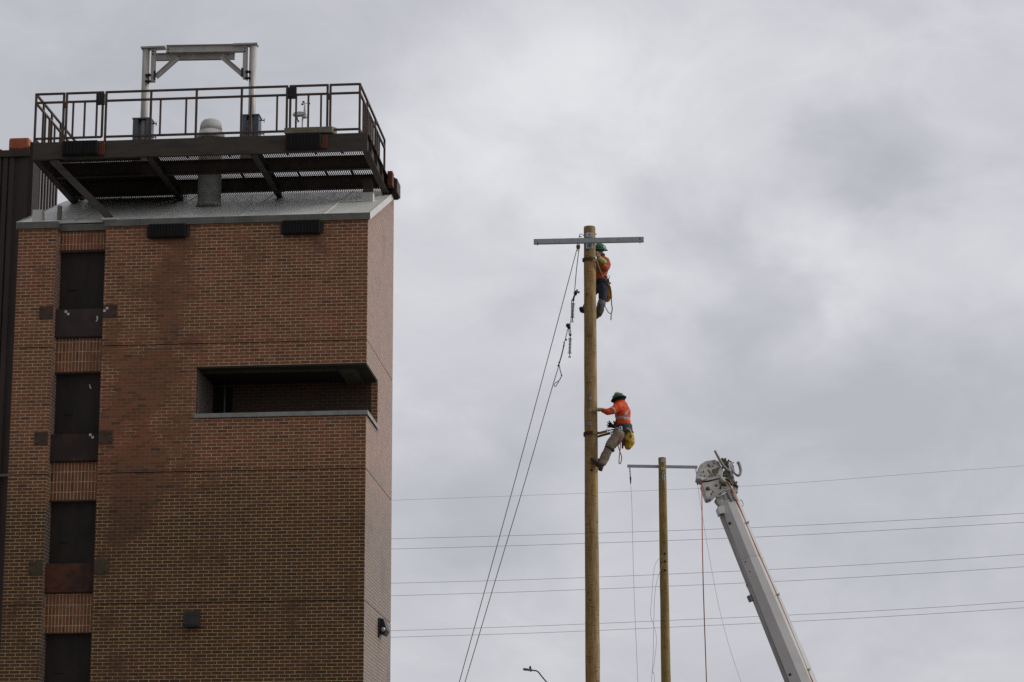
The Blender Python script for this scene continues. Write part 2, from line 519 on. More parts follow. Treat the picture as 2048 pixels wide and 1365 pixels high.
class MB:
    """collects geometry of one mesh, given in 'space'"""

    def __init__(self, space=IDN):
        self.v, self.f, self.sm, self.space = [], [], [], space
        self.cuts = []

    def add(self, vs, fs, smooth=False):
        k = len(self.v)
        self.cuts.append((k, len(self.f)))
        self.v += [Vector(q) for q in vs]
        for q in fs:
            self.f.append(tuple(i + k for i in q))
            self.sm.append(smooth)

    def box(self, x0, x1, y0, y1, z0, z1):
        self.add([(x0, y0, z0), (x1, y0, z0), (x1, y1, z0), (x0, y1, z0), (x0, y0, z1), (x1, y0, z1), (x1, y1, z1), (x0, y1, z1)],
                 [(0, 3, 2, 1), (4, 5, 6, 7), (0, 1, 5, 4), (1, 2, 6, 5), (2, 3, 7, 6), (3, 0, 4, 7)])
        return self

    def bar(self, p, q, w, h, up=(0, 0, 1)):
        p, q = Vector(p), Vector(q)
        d = (q - p).normalized()
        u = Vector(up)
        sx = d.cross(u)
        if sx.length < 1e-4:
            sx = d.cross(Vector((1, 0, 0)))
        sx.normalize()
        u = sx.cross(d).normalized()
        vs_ = []
        for e in (p, q):
            for a, b in ((-1, -1), (1, -1), (1, 1), (-1, 1)):
                vs_.append(e + sx * a * w / 2 + u * b * h / 2)
        self.add(vs_, [(0, 1, 2, 3), (7, 6, 5, 4), (0, 4, 5, 1), (1, 5, 6, 2), (2, 6, 7, 3), (3, 7, 4, 0)])
        return self

    def ibeam(self, p, q, w, h, t=.012, up=(0, 0, 1), web=1):
        p, q = Vector(p), Vector(q)
        d = (q - p).normalized()
        u = Vector(up)
        sx = d.cross(u).normalized()
        u = sx.cross(d).normalized()
        off = u * (h / 2 - t / 2)
        self.bar(p + off, q + off, w, t, up)
        self.bar(p - off, q - off, w, t, up)
        if web == 1:
            self.bar(p, q, t, h - 2 * t, up)
        else:
            o2 = sx * (w / 2 - t / 2) * (1 if web == 2 else -1)
            self.bar(p + o2, q + o2, t, h - 2 * t, up)
        return self

    def tube(self, pts, r, seg=8, closed=False):
        pts = [Vector(p) for p in pts]
        n = len(pts)
        rs = r if isinstance(r, (list, tuple)) else [r] * n
        prev = None
        vs_ = []
        for i, p in enumerate(pts):
            a = pts[i - 1] if (i > 0 or closed) else p
            b = pts[(i + 1) % n] if (i < n - 1 or closed) else p
            d = (b - a)
            d = d.normalized() if d.length > 1e-9 else Vector((0, 0, 1))
            if prev is None:
                x = d.orthogonal().normalized()
            else:
                x = (prev - d * prev.dot(d))
                x = x.normalized() if x.length > 1e-6 else d.orthogonal().normalized()
            prev = x
            y = d.cross(x)
            for k in range(seg):
                t = 2 * pi * k / seg
                vs_.append(p + (x * cos(t) + y * sin(t)) * rs[i])
        fs = []
        for i in range(n if closed else n - 1):
            j = (i + 1) % n
            for k in range(seg):
                l = (k + 1) % seg
                fs.append((i * seg + k, i * seg + l, j * seg + l, j * seg + k))
        if not closed:
            fs.append(tuple(reversed(range(seg))))
            fs.append(tuple((n - 1) * seg + k for k in range(seg)))
        self.add(vs_, fs, True)
        return self

    def lathe(self, c, axis, prof, seg=16, sx=1., sy=1., xdir=None):
        """prof = [(r, h)...] along axis from c"""
        a = Vector(axis).normalized()
        x = a.orthogonal().normalized() if xdir is None else (Vector(xdir) - a * Vector(xdir).dot(a)).normalized()
        y = a.cross(x)
        c = Vector(c)
        vs_ = []
        for r, h in prof:
            for k in range(seg):
                t = 2 * pi * k / seg
                vs_.append(c + a * h + x * cos(t) * r * sx + y * sin(t) * r * sy)
        fs = []
        for i in range(len(prof) - 1):
            for k in range(seg):
                l = (k + 1) % seg
                fs.append((i * seg + k, i * seg + l, (i + 1) * seg + l, (i + 1) * seg + k))
        fs.append(tuple(reversed(range(seg))))
        fs.append(tuple((len(prof) - 1) * seg + k for k in range(seg)))
        self.add(vs_, fs, True)
        return self

    def prism(self, front, off):
        """polygon points + extrusion vector"""
        front = [Vector(p) for p in front]
        off = Vector(off)
        n = len(front)
        self.add(front + [p + off for p in front],
                 [tuple(range(n)), tuple(reversed(range(n, 2 * n)))] + [(i, n + i, n + (i + 1) % n, (i + 1) % n) for i in range(n)])
        return self

    def build(self, name, material, parent=None, bevel=0., uv=False, base=None, label=None, cat=None, group=None, kind=None, flat=False):
        me = bpy.data.meshes.new(name)
        sp = self.space
        if parent is not None:
            M = world_of(parent).inverted() @ sp
            mb = IDN
        else:
            if base is None:
                xs = [v.x for v in self.v]
                ys = [v.y for v in self.v]
                zs = [v.z for v in self.v]
                base = ((min(xs) + max(xs)) / 2, (min(ys) + max(ys)) / 2, min(zs))
            mb = sp @ Matrix.Translation(Vector(base))
            M = mb.inverted() @ sp
        me.from_pydata([M @ v for v in self.v], [], self.f)
        for p, s_ in zip(me.polygons, self.sm):
            p.use_smooth = s_
        bm = bmesh.new()
        bm.from_mesh(me)
        bmesh.ops.recalc_face_normals(bm, faces=bm.faces)
        bm.to_mesh(me)
        bm.free()
        if uv:
            ul = me.uv_layers.new(name='UVMap')
            inv = M.inverted()
            inv3 = inv.to_3x3()
            for p in me.polygons:
                nn = inv3 @ p.normal
                for li in p.loop_indices:
                    q = inv @ me.vertices[me.loops[li].vertex_index].co
                    if abs(nn.y) > .5:
                        u_, v_ = q.x, q.z
                    elif abs(nn.x) > .5:
                        u_, v_ = q.y, q.z
                    else:
                        u_, v_ = q.x, q.y
                    ul.data[li].uv = (u_, v_)
        o = bpy.data.objects.new(name, me)
        COL.objects.link(o)
        o.matrix_basis = mb
        if parent is not None:
            o.parent = parent
        me.materials.append(material)
        if bevel:
            bv = o.modifiers.new('bevel', 'BEVEL')
            bv.width = bevel
            bv.segments = 2
            bv.limit_method = 'ANGLE'
        return tag(o, label, cat, group, kind)

    def each(self, name, material, parent=None, per=1, **kw):
        """one object for every 'per' shapes added"""
        out = []
        cuts = self.cuts + [(len(self.v), len(self.f))]
        for i in range(0, len(self.cuts), per):
            (v0, f0), (v1, f1) = cuts[i], cuts[min(i + per, len(cuts) - 1)]
            o = MB(self.space)
            o.v = self.v[v0:v1]
            o.f = [tuple(j - v0 for j in q) for q in self.f[f0:f1]]
            o.sm = self.sm[f0:f1]
            out.append(o.build(name, material, parent, **kw))
        return out


def spline(pts, n=6):
    """Catmull-Rom through points"""
    pts = [Vector(p) for p in pts]
    P_ = [pts[0] * 2 - pts[1]] + pts + [pts[-1] * 2 - pts[-2]]
    out = []
    for i in range(1, len(P_) - 2):
        a, b, c, d = P_[i - 1:i + 3]
        for k in range(n):
            t = k / n
            out.append(.5 * ((2 * b) + (c - a) * t + (2 * a - 5 * b + 4 * c - d) * t * t + (3 * b - a - 3 * c + d) * t ** 3))
    out.append(pts[-1])
    return out


# ================================================================== ground
g = MB()
g.add([(-2500, -600, 0), (2500, -600, 0), (2500, 5000, 0), (-2500, 5000, 0)], [(0, 1, 2, 3)])
g.build('ground', M_GROUND, kind='structure')

# ================================================================== brick training tower
T = thing('brick_training_tower', 'tall brown brick training tower with a slanted metal roof and a corner balcony', 'tower', (-3.5, 1.9, 0), TOWER)
XL, XP, XM = -7.11, -6.335, -5.32       # left edge, pier edge, main wall edge
DEP = 3.83
RB = (17.2 - 15.5) / DEP                 # roof slope


def zr(y):
    return 15.52 + RB * y


b = MB(TOWER)


def slab(b, x0, x1, y0, y1, z0, z1=None):
    """box, or a block topped by the roof slope when z1 is None"""
    if z1 is not None:
        b.box(x0, x1, y0, y1, z0, z1)
    else:
        b.add([(x0, y0, z0), (x1, y0, z0), (x1, y1, z0), (x0, y1, z0), (x0, y0, zr(y0)), (x1, y0, zr(y0)), (x1, y1, zr(y1)), (x0, y1, zr(y1))],
              [(0, 3, 2, 1), (4, 5, 6, 7), (0, 1, 5, 4), (1, 2, 6, 5), (2, 3, 7, 6), (3, 0, 4, 7)])


BX0, BZ0, BZ1, BD = -3.395, 11.60, 12.58, 1.60    # corner balcony opening
JZ = [13.05, 13.05 - 2.5733, 13.05 - 2 * 2.5733, 13.05 - 3 * 2.5733]   # movement joints
G = .010
# pier, recess back wall, main body; split at every movement joint so each joint is a real gap
levels = [0.0] + sorted(JZ) + [None]
for i in range(len(levels) - 1):
    z0 = levels[i] + (G if i else 0)
    z1 = levels[i + 1]
    if z1 is not None:
        z1 -= G
    slab(b, XL, XP, 0, .45, z0, z1)
    # main wall
    if z1 is not None and z0 < BZ0 < z1:
        slab(b, XM, 0, 0, BD, z0, 11.0)
        slab(b, XM, BX0, 0, BD, 11.0, z1)
        slab(b, BX0, 0, 0, .20, 11.0, BZ0)
        slab(b, -.20, 0, .20, BD, 11.0, BZ0)
        slab(b, BX0, 0, 0, BD, BZ1, z1)
        slab(b, XL, 0, BD, DEP, z0, z1)
    else:
        slab(b, XM, 0, 0, BD, z0, z1)
        slab(b, XL, 0, BD, DEP, z0, z1)
shaded_m = brick_mat('shaded_brickwork', sooty=False)
_n = shaded_m.node_tree
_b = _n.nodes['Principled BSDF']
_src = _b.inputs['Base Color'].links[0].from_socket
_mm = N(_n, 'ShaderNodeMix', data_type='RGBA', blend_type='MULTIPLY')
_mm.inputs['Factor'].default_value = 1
_mm.inputs['B'].default_value = (.19, .18, .17, 1)  # multiplies the brick dark, painting the balcony's interior shade into its colour
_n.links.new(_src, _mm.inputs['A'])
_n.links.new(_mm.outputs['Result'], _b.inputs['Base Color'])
MB(TOWER).box(BX0, -.13, BD - .03, BD - .001, 11.0, BZ1 - .004).build('balcony_wall_shade', shaded_m, T, uv=True)  # facing over the back wall with the recess shade in its colour
MB(TOWER).box(BX0 + .001, BX0 + .018, .05, BD - .031, BZ0 + .03, BZ1 - .04).build('balcony_reveal_shade', shaded_m, T, uv=True)  # reveal facing, darkened the same way in place of shade
wall = b.build('wall', M_BRICK, T, uv=True)
core = MB(TOWER)
core.box(XL + .04, -.04, BD + .05, DEP - .04, 0, 15.4)
core.box(XM + .05, BX0 - .05, .04, BD, 0, 15.4)
core.box(BX0, -.04, .04, BD - .04, 0, 10.95)
core.box(BX0, -.04, .04, BD - .04, 12.62, 15.4)
core.box(XL + .04, XP - .05, .04, .40, 0, 15.4)
core.build('joint_filler', M_DARK, T)
# soldier course panels in the window bay (recessed 0.25 m)
RD = .25
bays = [(15.116, 15.55), (12.598, 13.275), (9.998, 10.75), (7.383, 8.146)]
for z0, z1 in bays:
    MB(TOWER).box(XP, XM, RD, BD, z0, z1).build('soldier_panel', M_SOLDIER, T, uv=True)
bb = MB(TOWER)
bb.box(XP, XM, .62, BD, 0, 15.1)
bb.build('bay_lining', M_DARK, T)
# shutters: recessed upper leaf, proud lower plate, fixing lugs on the brick
M_LUG = mat('rust_brown_lug', (.115, .062, .038), (.065, .038, .026), rough=.75, scale=6)
sh = [(13.275, 13.866, 15.116, 0), (10.75, 11.305, 12.598, 1), (8.146, 8.727, 9.998, 2), (5.56, 6.16, 7.383, 0)]
for i, (z0, zp, z1, rust) in enumerate(sh):
    leaf = MB(TOWER).box(XP, XM, .42, .46, zp, z1 - .002)
    leaf.box(XP + .18, XP + .36, .40, .42, zp + .45, zp + .47)
    leaf = leaf.build('shutter_leaf', M_SHUT, T)
    pl = MB(TOWER).box(XP - .0, XM + .0, .18, .245, z0 + .004, zp)
    pl.box(XP + .02, XM - .02, .165, .18, z0 + .02, z0 + .05)
    plo = pl.build('shutter_plate', [M_PLATE, mat('slightly_rusted_plate', (.13, .042, .020), (.040, .026, .022), rough=.8, scale=2.2, lo=.48, hi=.72), M_RUSTPL][rust], T, bevel=.004,
                   label=[None, 'faintly rusted lower plate', 'orange rusted lower plate'][rust])
    zb0, zb1 = zp - .245, zp + .02
    for x0, x1, sx in ((XP - .275, XP - .004, -1), (XM + .004, XM + .285, 1)):
        lg = MB(TOWER).box(x0, x1, -.018, -.001, zb0, zb1)
        lug = lg.build('fixing_lug', [M_LUG, M_LUG, mat('olive_plate', (.105, .075, .036), (.06, .045, .022), rough=.7)][min(i, 2)], T, bevel=.003)
        bo = MB(TOWER)
        for zz in (zb0 + .05, zb1 - .05):
            xx = x0 + .05 if sx < 0 else x1 - .05
            bo.lathe((xx, -.018, zz), (0, -1, 0), [(.022, 0), (.022, .006), (.010, .006), (.010, .02)], 8)
        bo.each('bolt', M_STEEL, lug)
# survey target squares
for (x, z, s_, y) in ((-6.10, 13.79, 1, .178), (-5.26, 13.79, -1, -.021), (-5.51, 11.26, 1, .178)):
    t_ = MB(TOWER)
    t_.box(x - .05, x, y - .003, y, z, z + .05) if s_ > 0 else t_.box(x, x + .05, y - .003, y, z, z + .05)
    t_.box(x + .001, x + .05, y - .003, y, z - .05, z - .001) if s_ > 0 else t_.box(x - .05, x - .001, y - .003, y, z - .05, z - .001)
    t_.build('survey_target', M_WHITE, T)
MB(TOWER).prism([(-5.50, .176, 13.70), (-5.47, .176, 13.72), (-5.455, .176, 13.66), (-5.48, .176, 13.60), (-5.51, .176, 13.58), (-5.49, .176, 13.64)],
                (0, -.003, 0)).build('torn_sticker', M_BRIGHT, T)
MB(TOWER).prism([(-5.66, .419, 12.36), (-5.64, .419, 12.37), (-5.62, .419, 12.30), (-5.60, .419, 12.27), (-5.64, .419, 12.28)],
                (0, -.003, 0)).build('torn_sticker', M_BRIGHT, T)
# lining of the bay between pier and body above 15.55
# balcony: soffit, beam, back wall is the brick body; sills
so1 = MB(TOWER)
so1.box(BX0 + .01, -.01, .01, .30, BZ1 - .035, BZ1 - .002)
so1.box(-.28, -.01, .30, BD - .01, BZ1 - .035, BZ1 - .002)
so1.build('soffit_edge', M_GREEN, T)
so2 = MB(TOWER)
so2.box(-.62, -.28, .30, BD - .01, BZ1 - .07, BZ1 - .003)
so2.box(BX0 + .01, -.62, .30, .42, BZ1 - .06, BZ1 - .003)
so2.build('soffit_beam', M_CONC, T)
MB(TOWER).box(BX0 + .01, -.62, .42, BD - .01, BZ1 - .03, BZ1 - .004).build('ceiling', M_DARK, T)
si = MB(TOWER)
si.box(BX0 - .03, .03, -.04, .21, BZ0, BZ0 + .022)
si.box(BX0 - .03, .03, -.045, -.035, BZ0 - .065, BZ0 + .022)
si.box(-.21, .03, .21, BD + .02, BZ0, BZ0 + .022)
si.box(.028, .038, -.045, BD + .02, BZ0 - .065, BZ0 + .022)
si.build('sill', M_SILL, T, bevel=.003)
MB(TOWER).box(BX0 + .02, BX0 + .42, BD - .05, BD - .031, 11.0, 12.5).build('doorway_shade', M_DARK, T)  # flat near-black panel, the dark of an open doorway painted in
MB(TOWER).tube([(BX0 + .33, 1.2, 10.9), (BX0 + .33, 1.2, 12.5)], .018, 8).build('stand_pipe', M_COPING, T)
# cut downpipe line near the end of the side wall inside the balcony
# roof sheet and coping
rf = MB(TOWER)
ov = .035
e0 = 15.60
rs = (17.235 - e0) / DEP
pts0 = [(XL - ov, -ov), (XP + .02, -ov), (XP + .02, RD - ov), (XM - .02, RD - ov), (XM - .02, -ov), (ov, -ov), (ov, DEP + ov), (XL - ov, DEP + ov)]
top = [(x, y, e0 + .04 + rs * y) for x, y in pts0]
n_ = len(top)
rf.add(top + [(x, y, z - .06) for x, y, z in top],
       [(0, 1, 2, 7), (2, 3, 6, 7), (3, 4, 5, 6), (n_ + 7, n_ + 2, n_ + 1, n_ + 0), (n_ + 7, n_ + 6, n_ + 3, n_ + 2), (n_ + 6, n_ + 5, n_ + 4, n_ + 3)] +
       [(i, n_ + i, n_ + (i + 1) % n_, (i + 1) % n_) for i in range(n_)])
roof = rf.build('roof', M_ROOF, T)
ss = MB(TOWER)
for x in (-6.0, -4.3, -2.6, -.9):
    ss.add([(x, 0.02, e0 + .042 + rs * .02), (x + .012, .02, e0 + .042 + rs * .02), (x + .012, DEP, e0 + .042 + rs * DEP), (x, DEP, e0 + .042 + rs * DEP),
            (x, 0.02, e0 + .062 + rs * .02), (x + .012, .02, e0 + .062 + rs * .02), (x + .012, DEP, e0 + .062 + rs * DEP), (x, DEP, e0 + .062 + rs * DEP)],
           [(0, 3, 2, 1), (4, 5, 6, 7), (0, 1, 5, 4), (1, 2, 6, 5), (2, 3, 7, 6), (3, 0, 4, 7)])
ss.each('standing_seam', M_ROOF, roof)
cp = MB(TOWER)
for x0, x1, y in ((XL - ov - .005, XP + .025, -ov - .012), (XP + .026, XM - .026, RD - ov - .012), (XM - .025, ov + .005, -ov - .012)):
    cp.box(x0, x1, y, y + .012, 15.505, e0 + .045)
    cp.box(x0, x1, y - .012, y, 15.505, 15.52)
cp.box(XP + .02, XP + .03, -ov, RD - ov, 15.505, e0 + .045)
cp.build('coping', M_COPING, T)
gc = MB(TOWER)
for x in (ov, XL - ov - .012):
    gc.add([(x, -ov, 15.50), (x + .012, -ov, 15.50), (x + .012, DEP + ov, 15.50 + rs * DEP), (x, DEP + ov, 15.50 + rs * DEP),
            (x, -ov, 15.655), (x + .012, -ov, 15.655), (x + .012, DEP + ov, 15.655 + rs * DEP), (x, DEP + ov, 15.655 + rs * DEP)],
           [(0, 3, 2, 1), (4, 5, 6, 7), (0, 1, 5, 4), (1, 2, 6, 5), (2, 3, 7, 6), (3, 0, 4, 7)])
gc.each('gable_flashing', M_VENT, T)
# small upstands on the roof at the left corner
MB(TOWER).box(-6.95, -6.75, .35, .58, 15.7, 16.02).build('roof_upstand', M_VENT, T, bevel=.01)
MB(TOWER).box(-6.42, -6.34, .30, .38, 15.7, 16.08).build('roof_upstand', M_COPING, T, bevel=.005)

# black rubber guards bolted under the coping
for k, (x0, x1) in enumerate(((-4.42, -3.67), (-1.70, -.95))):
    r_ = thing('rubber_guard', ['black rubber guard under the coping, nearer the window bay', 'black rubber guard under the coping, nearer the tower corner'][k],
               'rubber guard', ((x0 + x1) / 2, -.06, 15.23), TOWER, 'rubber guards under the roof coping')
    p = MB(TOWER).box(x0, x1, -.15, -.01, 15.225, 15.50)
    for j in range(12):
        xx = x0 + (j + .5) * (x1 - x0) / 12
        p.box(xx - .02, xx + .02, -.162, -.15, 15.235, 15.49)
    p.build('pad', M_RUBBER, r_, bevel=.012)
    for xx in (x0 - .06, x1 + .004):
        MB(TOWER).box(xx, xx + .056, -.03, -.002, 15.26, 15.48).build('bracket', M_STEELD, r_)

# wall hood and side lamp
h = thing('wall_vent_hood', 'small dark grey vent hood low on the brick front', 'vent', (-3.345, 0, 7.4), TOWER)
p = MB(TOWER)
p.prism([(-3.49, -.001, 7.42), (-3.49, -.001, 7.75), (-3.49, -.13, 7.68), (-3.49, -.20, 7.46), (-3.49, -.20, 7.42)], (.29, 0, 0))
p.build('hood', mat('hood_grey', (.034, .034, .030), (.024, .024, .022), rough=.8), h, bevel=.008)
p = MB(TOWER)
for j in range(4):
    p.box(-3.47, -3.22, -.19 + j * .045, -.17 + j * .045, 7.40, 7.42)
p.build('grille', M_BLACK, h)
h = thing('wall_lamp', 'black wall lamp with a round lens low on the narrow side of the tower', 'wall lamp', (.0, 2.2, 7.5), TOWER)
p = MB(TOWER)
p.prism([(.002, 1.98, 7.80), (.10, 1.98, 7.78), (.17, 1.98, 7.56), (.12, 1.98, 7.46), (.002, 1.98, 7.50)], (0, .42, 0))
p.build('housing', M_BLACK, h, bevel=.01)
MB(TOWER).lathe((.10, 1.972, 7.56), (0, -1, 0), [(.045, 0), (.045, .02), (.03, .035)], 12).build('lens', M_BRIGHT, h)
MB(TOWER).box(.002, .03, 1.90, 1.975, 7.40, 7.78).build('back_plate', M_IRON, h)

# ================================================================== steel roof platform
PX0, PX1 = -6.89, -.03
Z0, Z1 = 16.97, 17.33
PD = 4.25
P = thing('steel_roof_platform', 'dark weathered steel platform with open grating floor and railings above the tower roof', 'platform', (-3.5, 2, 16.97), TOWER)
MB(TOWER).ibeam((PX0, .04, (Z0 + Z1) / 2), (PX1, .04, (Z0 + Z1) / 2), .09, Z1 - Z0, .014, web=2).build('front_beam', M_STEEL, P)
for i, x in enumerate((PX0 + .05, PX1 - .05)):
    o = MB(TOWER).ibeam((x, .09, (Z0 + Z1) / 2), (x, 3.45, (Z0 + Z1) / 2), .14, Z1 - Z0, .014)
    o.bar((x, 3.45, Z1 - .06), (x, PD - .045, Z1 - .06), .1, .10)
    if x > -1:
        for yy in (.5, 1.3, 2.1, 2.9):
            o.box(x + .007, x + .066, yy, yy + .012, Z0 + .015, Z1 - .015)
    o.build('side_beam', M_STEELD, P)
for x in (-4.51, -2.36):
    MB(TOWER).ibeam((x, .09, Z0 + .09), (x, 3.3, Z0 + .09), .13, .20, .014).build('joist', M_STEEL, P)
for y in (1.36, 2.70):
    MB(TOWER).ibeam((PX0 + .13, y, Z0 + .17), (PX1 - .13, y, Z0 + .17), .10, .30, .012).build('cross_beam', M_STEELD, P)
MB(TOWER).ibeam((PX0, PD, Z1 - .06), (PX1, PD, Z1 - .06), .08, .11, .012).build('rear_beam', M_STEELD, P)
gr = MB(TOWER)
x = PX0 + .15
while x < PX1 - .12:
    gr.box(x, x + .013, .09, PD - .03, Z1 + .003, Z1 + .035)
    x += .042
for y in [.15 + .38 * k for k in range(11)]:
    gr.box(PX0 + .15, PX1 - .12, y, y + .008, Z1 + .029, Z1 + .034)
for yc in (.9, 1.9, 2.4, 3.3):
    for xc in (-5.9, -5.0, -4.0, -3.1, -1.9, -1.3, -.75):
        gr.box(xc, xc + .05, yc, yc + .4, Z1 - .005, Z1 + .004)
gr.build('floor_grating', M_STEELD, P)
# solid checker plate covers the left third of the floor near the front
MB(TOWER).box(PX0 + .2, -5.0, .1, 1.34, Z1 - .004, Z1 + .003).build('floor_plate', M_STEEL, P)
MB(TOWER).box(PX0 + .2, -4.55, 1.42, 3.9, Z1 - .004, Z1 + .003).build('floor_plate', M_STEEL, P)
# knee brace to the roof edge and stub columns
br_ = MB(TOWER).ibeam((-6.50, .10, Z0 - .0), (-5.27, .10, 15.72), .14, .15, .014, up=(0, 1, 0))
br_.build('knee_brace', M_STEEL, P)
MB(TOWER).box(-5.42, -5.08, -.0, .2, 15.665, 15.70).build('base_plate', M_VENT, P)
for x in (-.30, -4.51, -2.36):
    c_ = MB(TOWER)
    if x > -1:
        c_.ibeam((x, 2.0, 16.45), (x, 2.0, Z0), .20, .14, .012, up=(0, 1, 0))
        c_.build('stub_column', M_STEEL, P)
        MB(TOWER).box(x - .12, x + .12, 1.90, 2.10, 16.40, 16.66).build('column_flashing', M_ROOF, P)
    else:
        c_.bar((x, 3.4, 16.95), (x, 3.4, Z0), .16, .16)
        c_.box(x - .1, x + .1, 3.2, 3.5, Z0 - .06, Z0)
        c_.build('stub_column', M_STEELD, P)
# railing
RZ = (18.385, 18.20, 17.43)
PXS = (-6.88, -6.30, -5.42, -4.49, -3.55, -2.62, -1.69, -.80, -.20)


def railing(name, posts, balusters, spans, Z=None):
    """posts/balusters/spans are lists of (x, y) in tower space"""
    o = MB(TOWER)
    for a, b2 in spans:
        for z in RZ:
            o.bar((a[0], a[1], z), (b2[0], b2[1], z), .042, .042)
    for q in posts:
        o.bar((q[0], q[1], Z or Z1 - .02), (q[0], q[1], RZ[0] + .019), .044, .044)
    r = o.build(name, M_RAIL, P, bevel=.004)
    for q in balusters:
        MB(TOWER).bar((q[0], q[1], RZ[2] + .02), (q[0], q[1], RZ[1] - .02), .036, .036).build('baluster', M_RAIL, r)
    return r


RY = .05
railing('front_railing', [(-6.88, RY), (-6.30, RY)], [], [((-6.88, RY), (-6.30, RY))])
fr_ = railing('front_railing', [(x, RY) for x in PXS[2:7]], [(-4.29, RY), (-3.76, RY), (-2.43, RY), (-1.89, RY)], [((-5.42, RY), (-1.69, RY))])
railing('front_railing', [(-.80, RY), (-.20, RY)], [], [((-.80, RY), (-.20, RY))])
railing('gate', [(-6.24, RY), (-5.49, RY)], [(-6.10, RY), (-5.86, RY), (-5.61, RY)], [((-6.24, RY), (-5.49, RY))], Z=RZ[2])
railing('gate', [(-1.62, RY), (-.86, RY)], [(-1.50, RY), (-1.25, RY), (-.99, RY)], [((-1.62, RY), (-.86, RY))], Z=RZ[2])
gl = MB(TOWER)
for xx in (-6.24, -.86):
    gl.box(xx - .018, xx + .018, RY - .018, RY + .018, RZ[1] - .02, RZ[0])
for xx in (-6.27, -.83):
    gl.box(xx - .035, xx + .035, RY - .03, RY + .03, RZ[1] - .12, RZ[1] + .0)
gl.each('gate_catch', M_RAIL, fr_)
gb = MB(TOWER)
for xx in (-5.54, -1.58):
    gb.box(xx - .085, xx + .085, RY - .04, RY + .03, RZ[1] - .08, RZ[0] - .03)
    gb.box(xx - .06, xx + .02, RY - .05, RY - .04, RZ[1] - .05, RZ[0] - .08)
gb.each('latch_box', M_IRON, fr_, per=2, bevel=.006)
sideb = [.95, 1.2, 1.65, 1.95, 2.4, 2.75, 3.2]
railing('side_railing', [(-.20, 1.1), (-.20, 2.3), (-.20, 3.72)], [(-.20, y) for y in (.55, .82, 1.36, 1.65, 1.95, 2.6, 2.9)], [((-.20, RY), (-.20, 3.72))])
railing('side_railing', [(-6.88, .62), (-6.88, 1.25), (-6.88, 1.95), (-6.88, 3.6)], [(-6.88, y) for y in (.78, 1.08, 1.5, 2.25, 2.6)], [((-6.88, RY), (-6.88, 3.6))])
# bumpers on the front beam
for k, (x0, x1) in enumerate(((-6.24, -5.52), (-1.66, -.96))):
    r_ = thing('beam_bumper', ['black rubber bumper on the platform front beam at the left gate', 'black rubber bumper on the platform front beam below the beige threshold'][k],
               'bumper', ((x0 + x1) / 2, -.05, 17.02), TOWER, 'bumpers on the platform beam')
    p = MB(TOWER).box(x0, x1, -.16, -.008, 17.02, 17.30)
    for j in range(10):
        xx = x0 + (j + .5) * (x1 - x0) / 10
        p.box(xx - .02, xx + .02, -.172, -.16, 17.03, 17.29)
    p.build('pad', M_RUBBER, r_, bevel=.012)
    for xx, w_ in ((x0 - .05, .045), (x1 + .004, .115)):
        MB(TOWER).box(xx, xx + w_, -.06, -.008, 17.02, 17.29).build('bracket', M_RUST, r_, bevel=.006)
MB(TOWER).prism([(-1.72, -.06, 17.345), (-1.72, -.06, 17.47), (-1.66, .2, 17.52), (-1.66, .2, 17.345)], (.98, 0, 0)).build(
    'gate_threshold', M_BEIGE, P, bevel=.01)
# bumper at the rear right corner, sticking out past the tower
r_ = thing('corner_bumper', 'rusty block with a black bumper on the rear right corner of the platform', 'bumper', (.1, 3.2, 16.95), TOWER)
MB(TOWER).box(.0, .11, 2.75, 3.0, 17.06, 17.38).build('bracket', M_RUST, r_, bevel=.01)
MB(TOWER).box(.0, .14, 3.02, 3.6, 16.98, 17.32).build('pad', M_RUBBER, r_, bevel=.02)
MB(TOWER).box(.145, .175, 3.04, 3.58, 17.0, 17.30).build('face_plate', M_LEATHER, r_, bevel=.01)

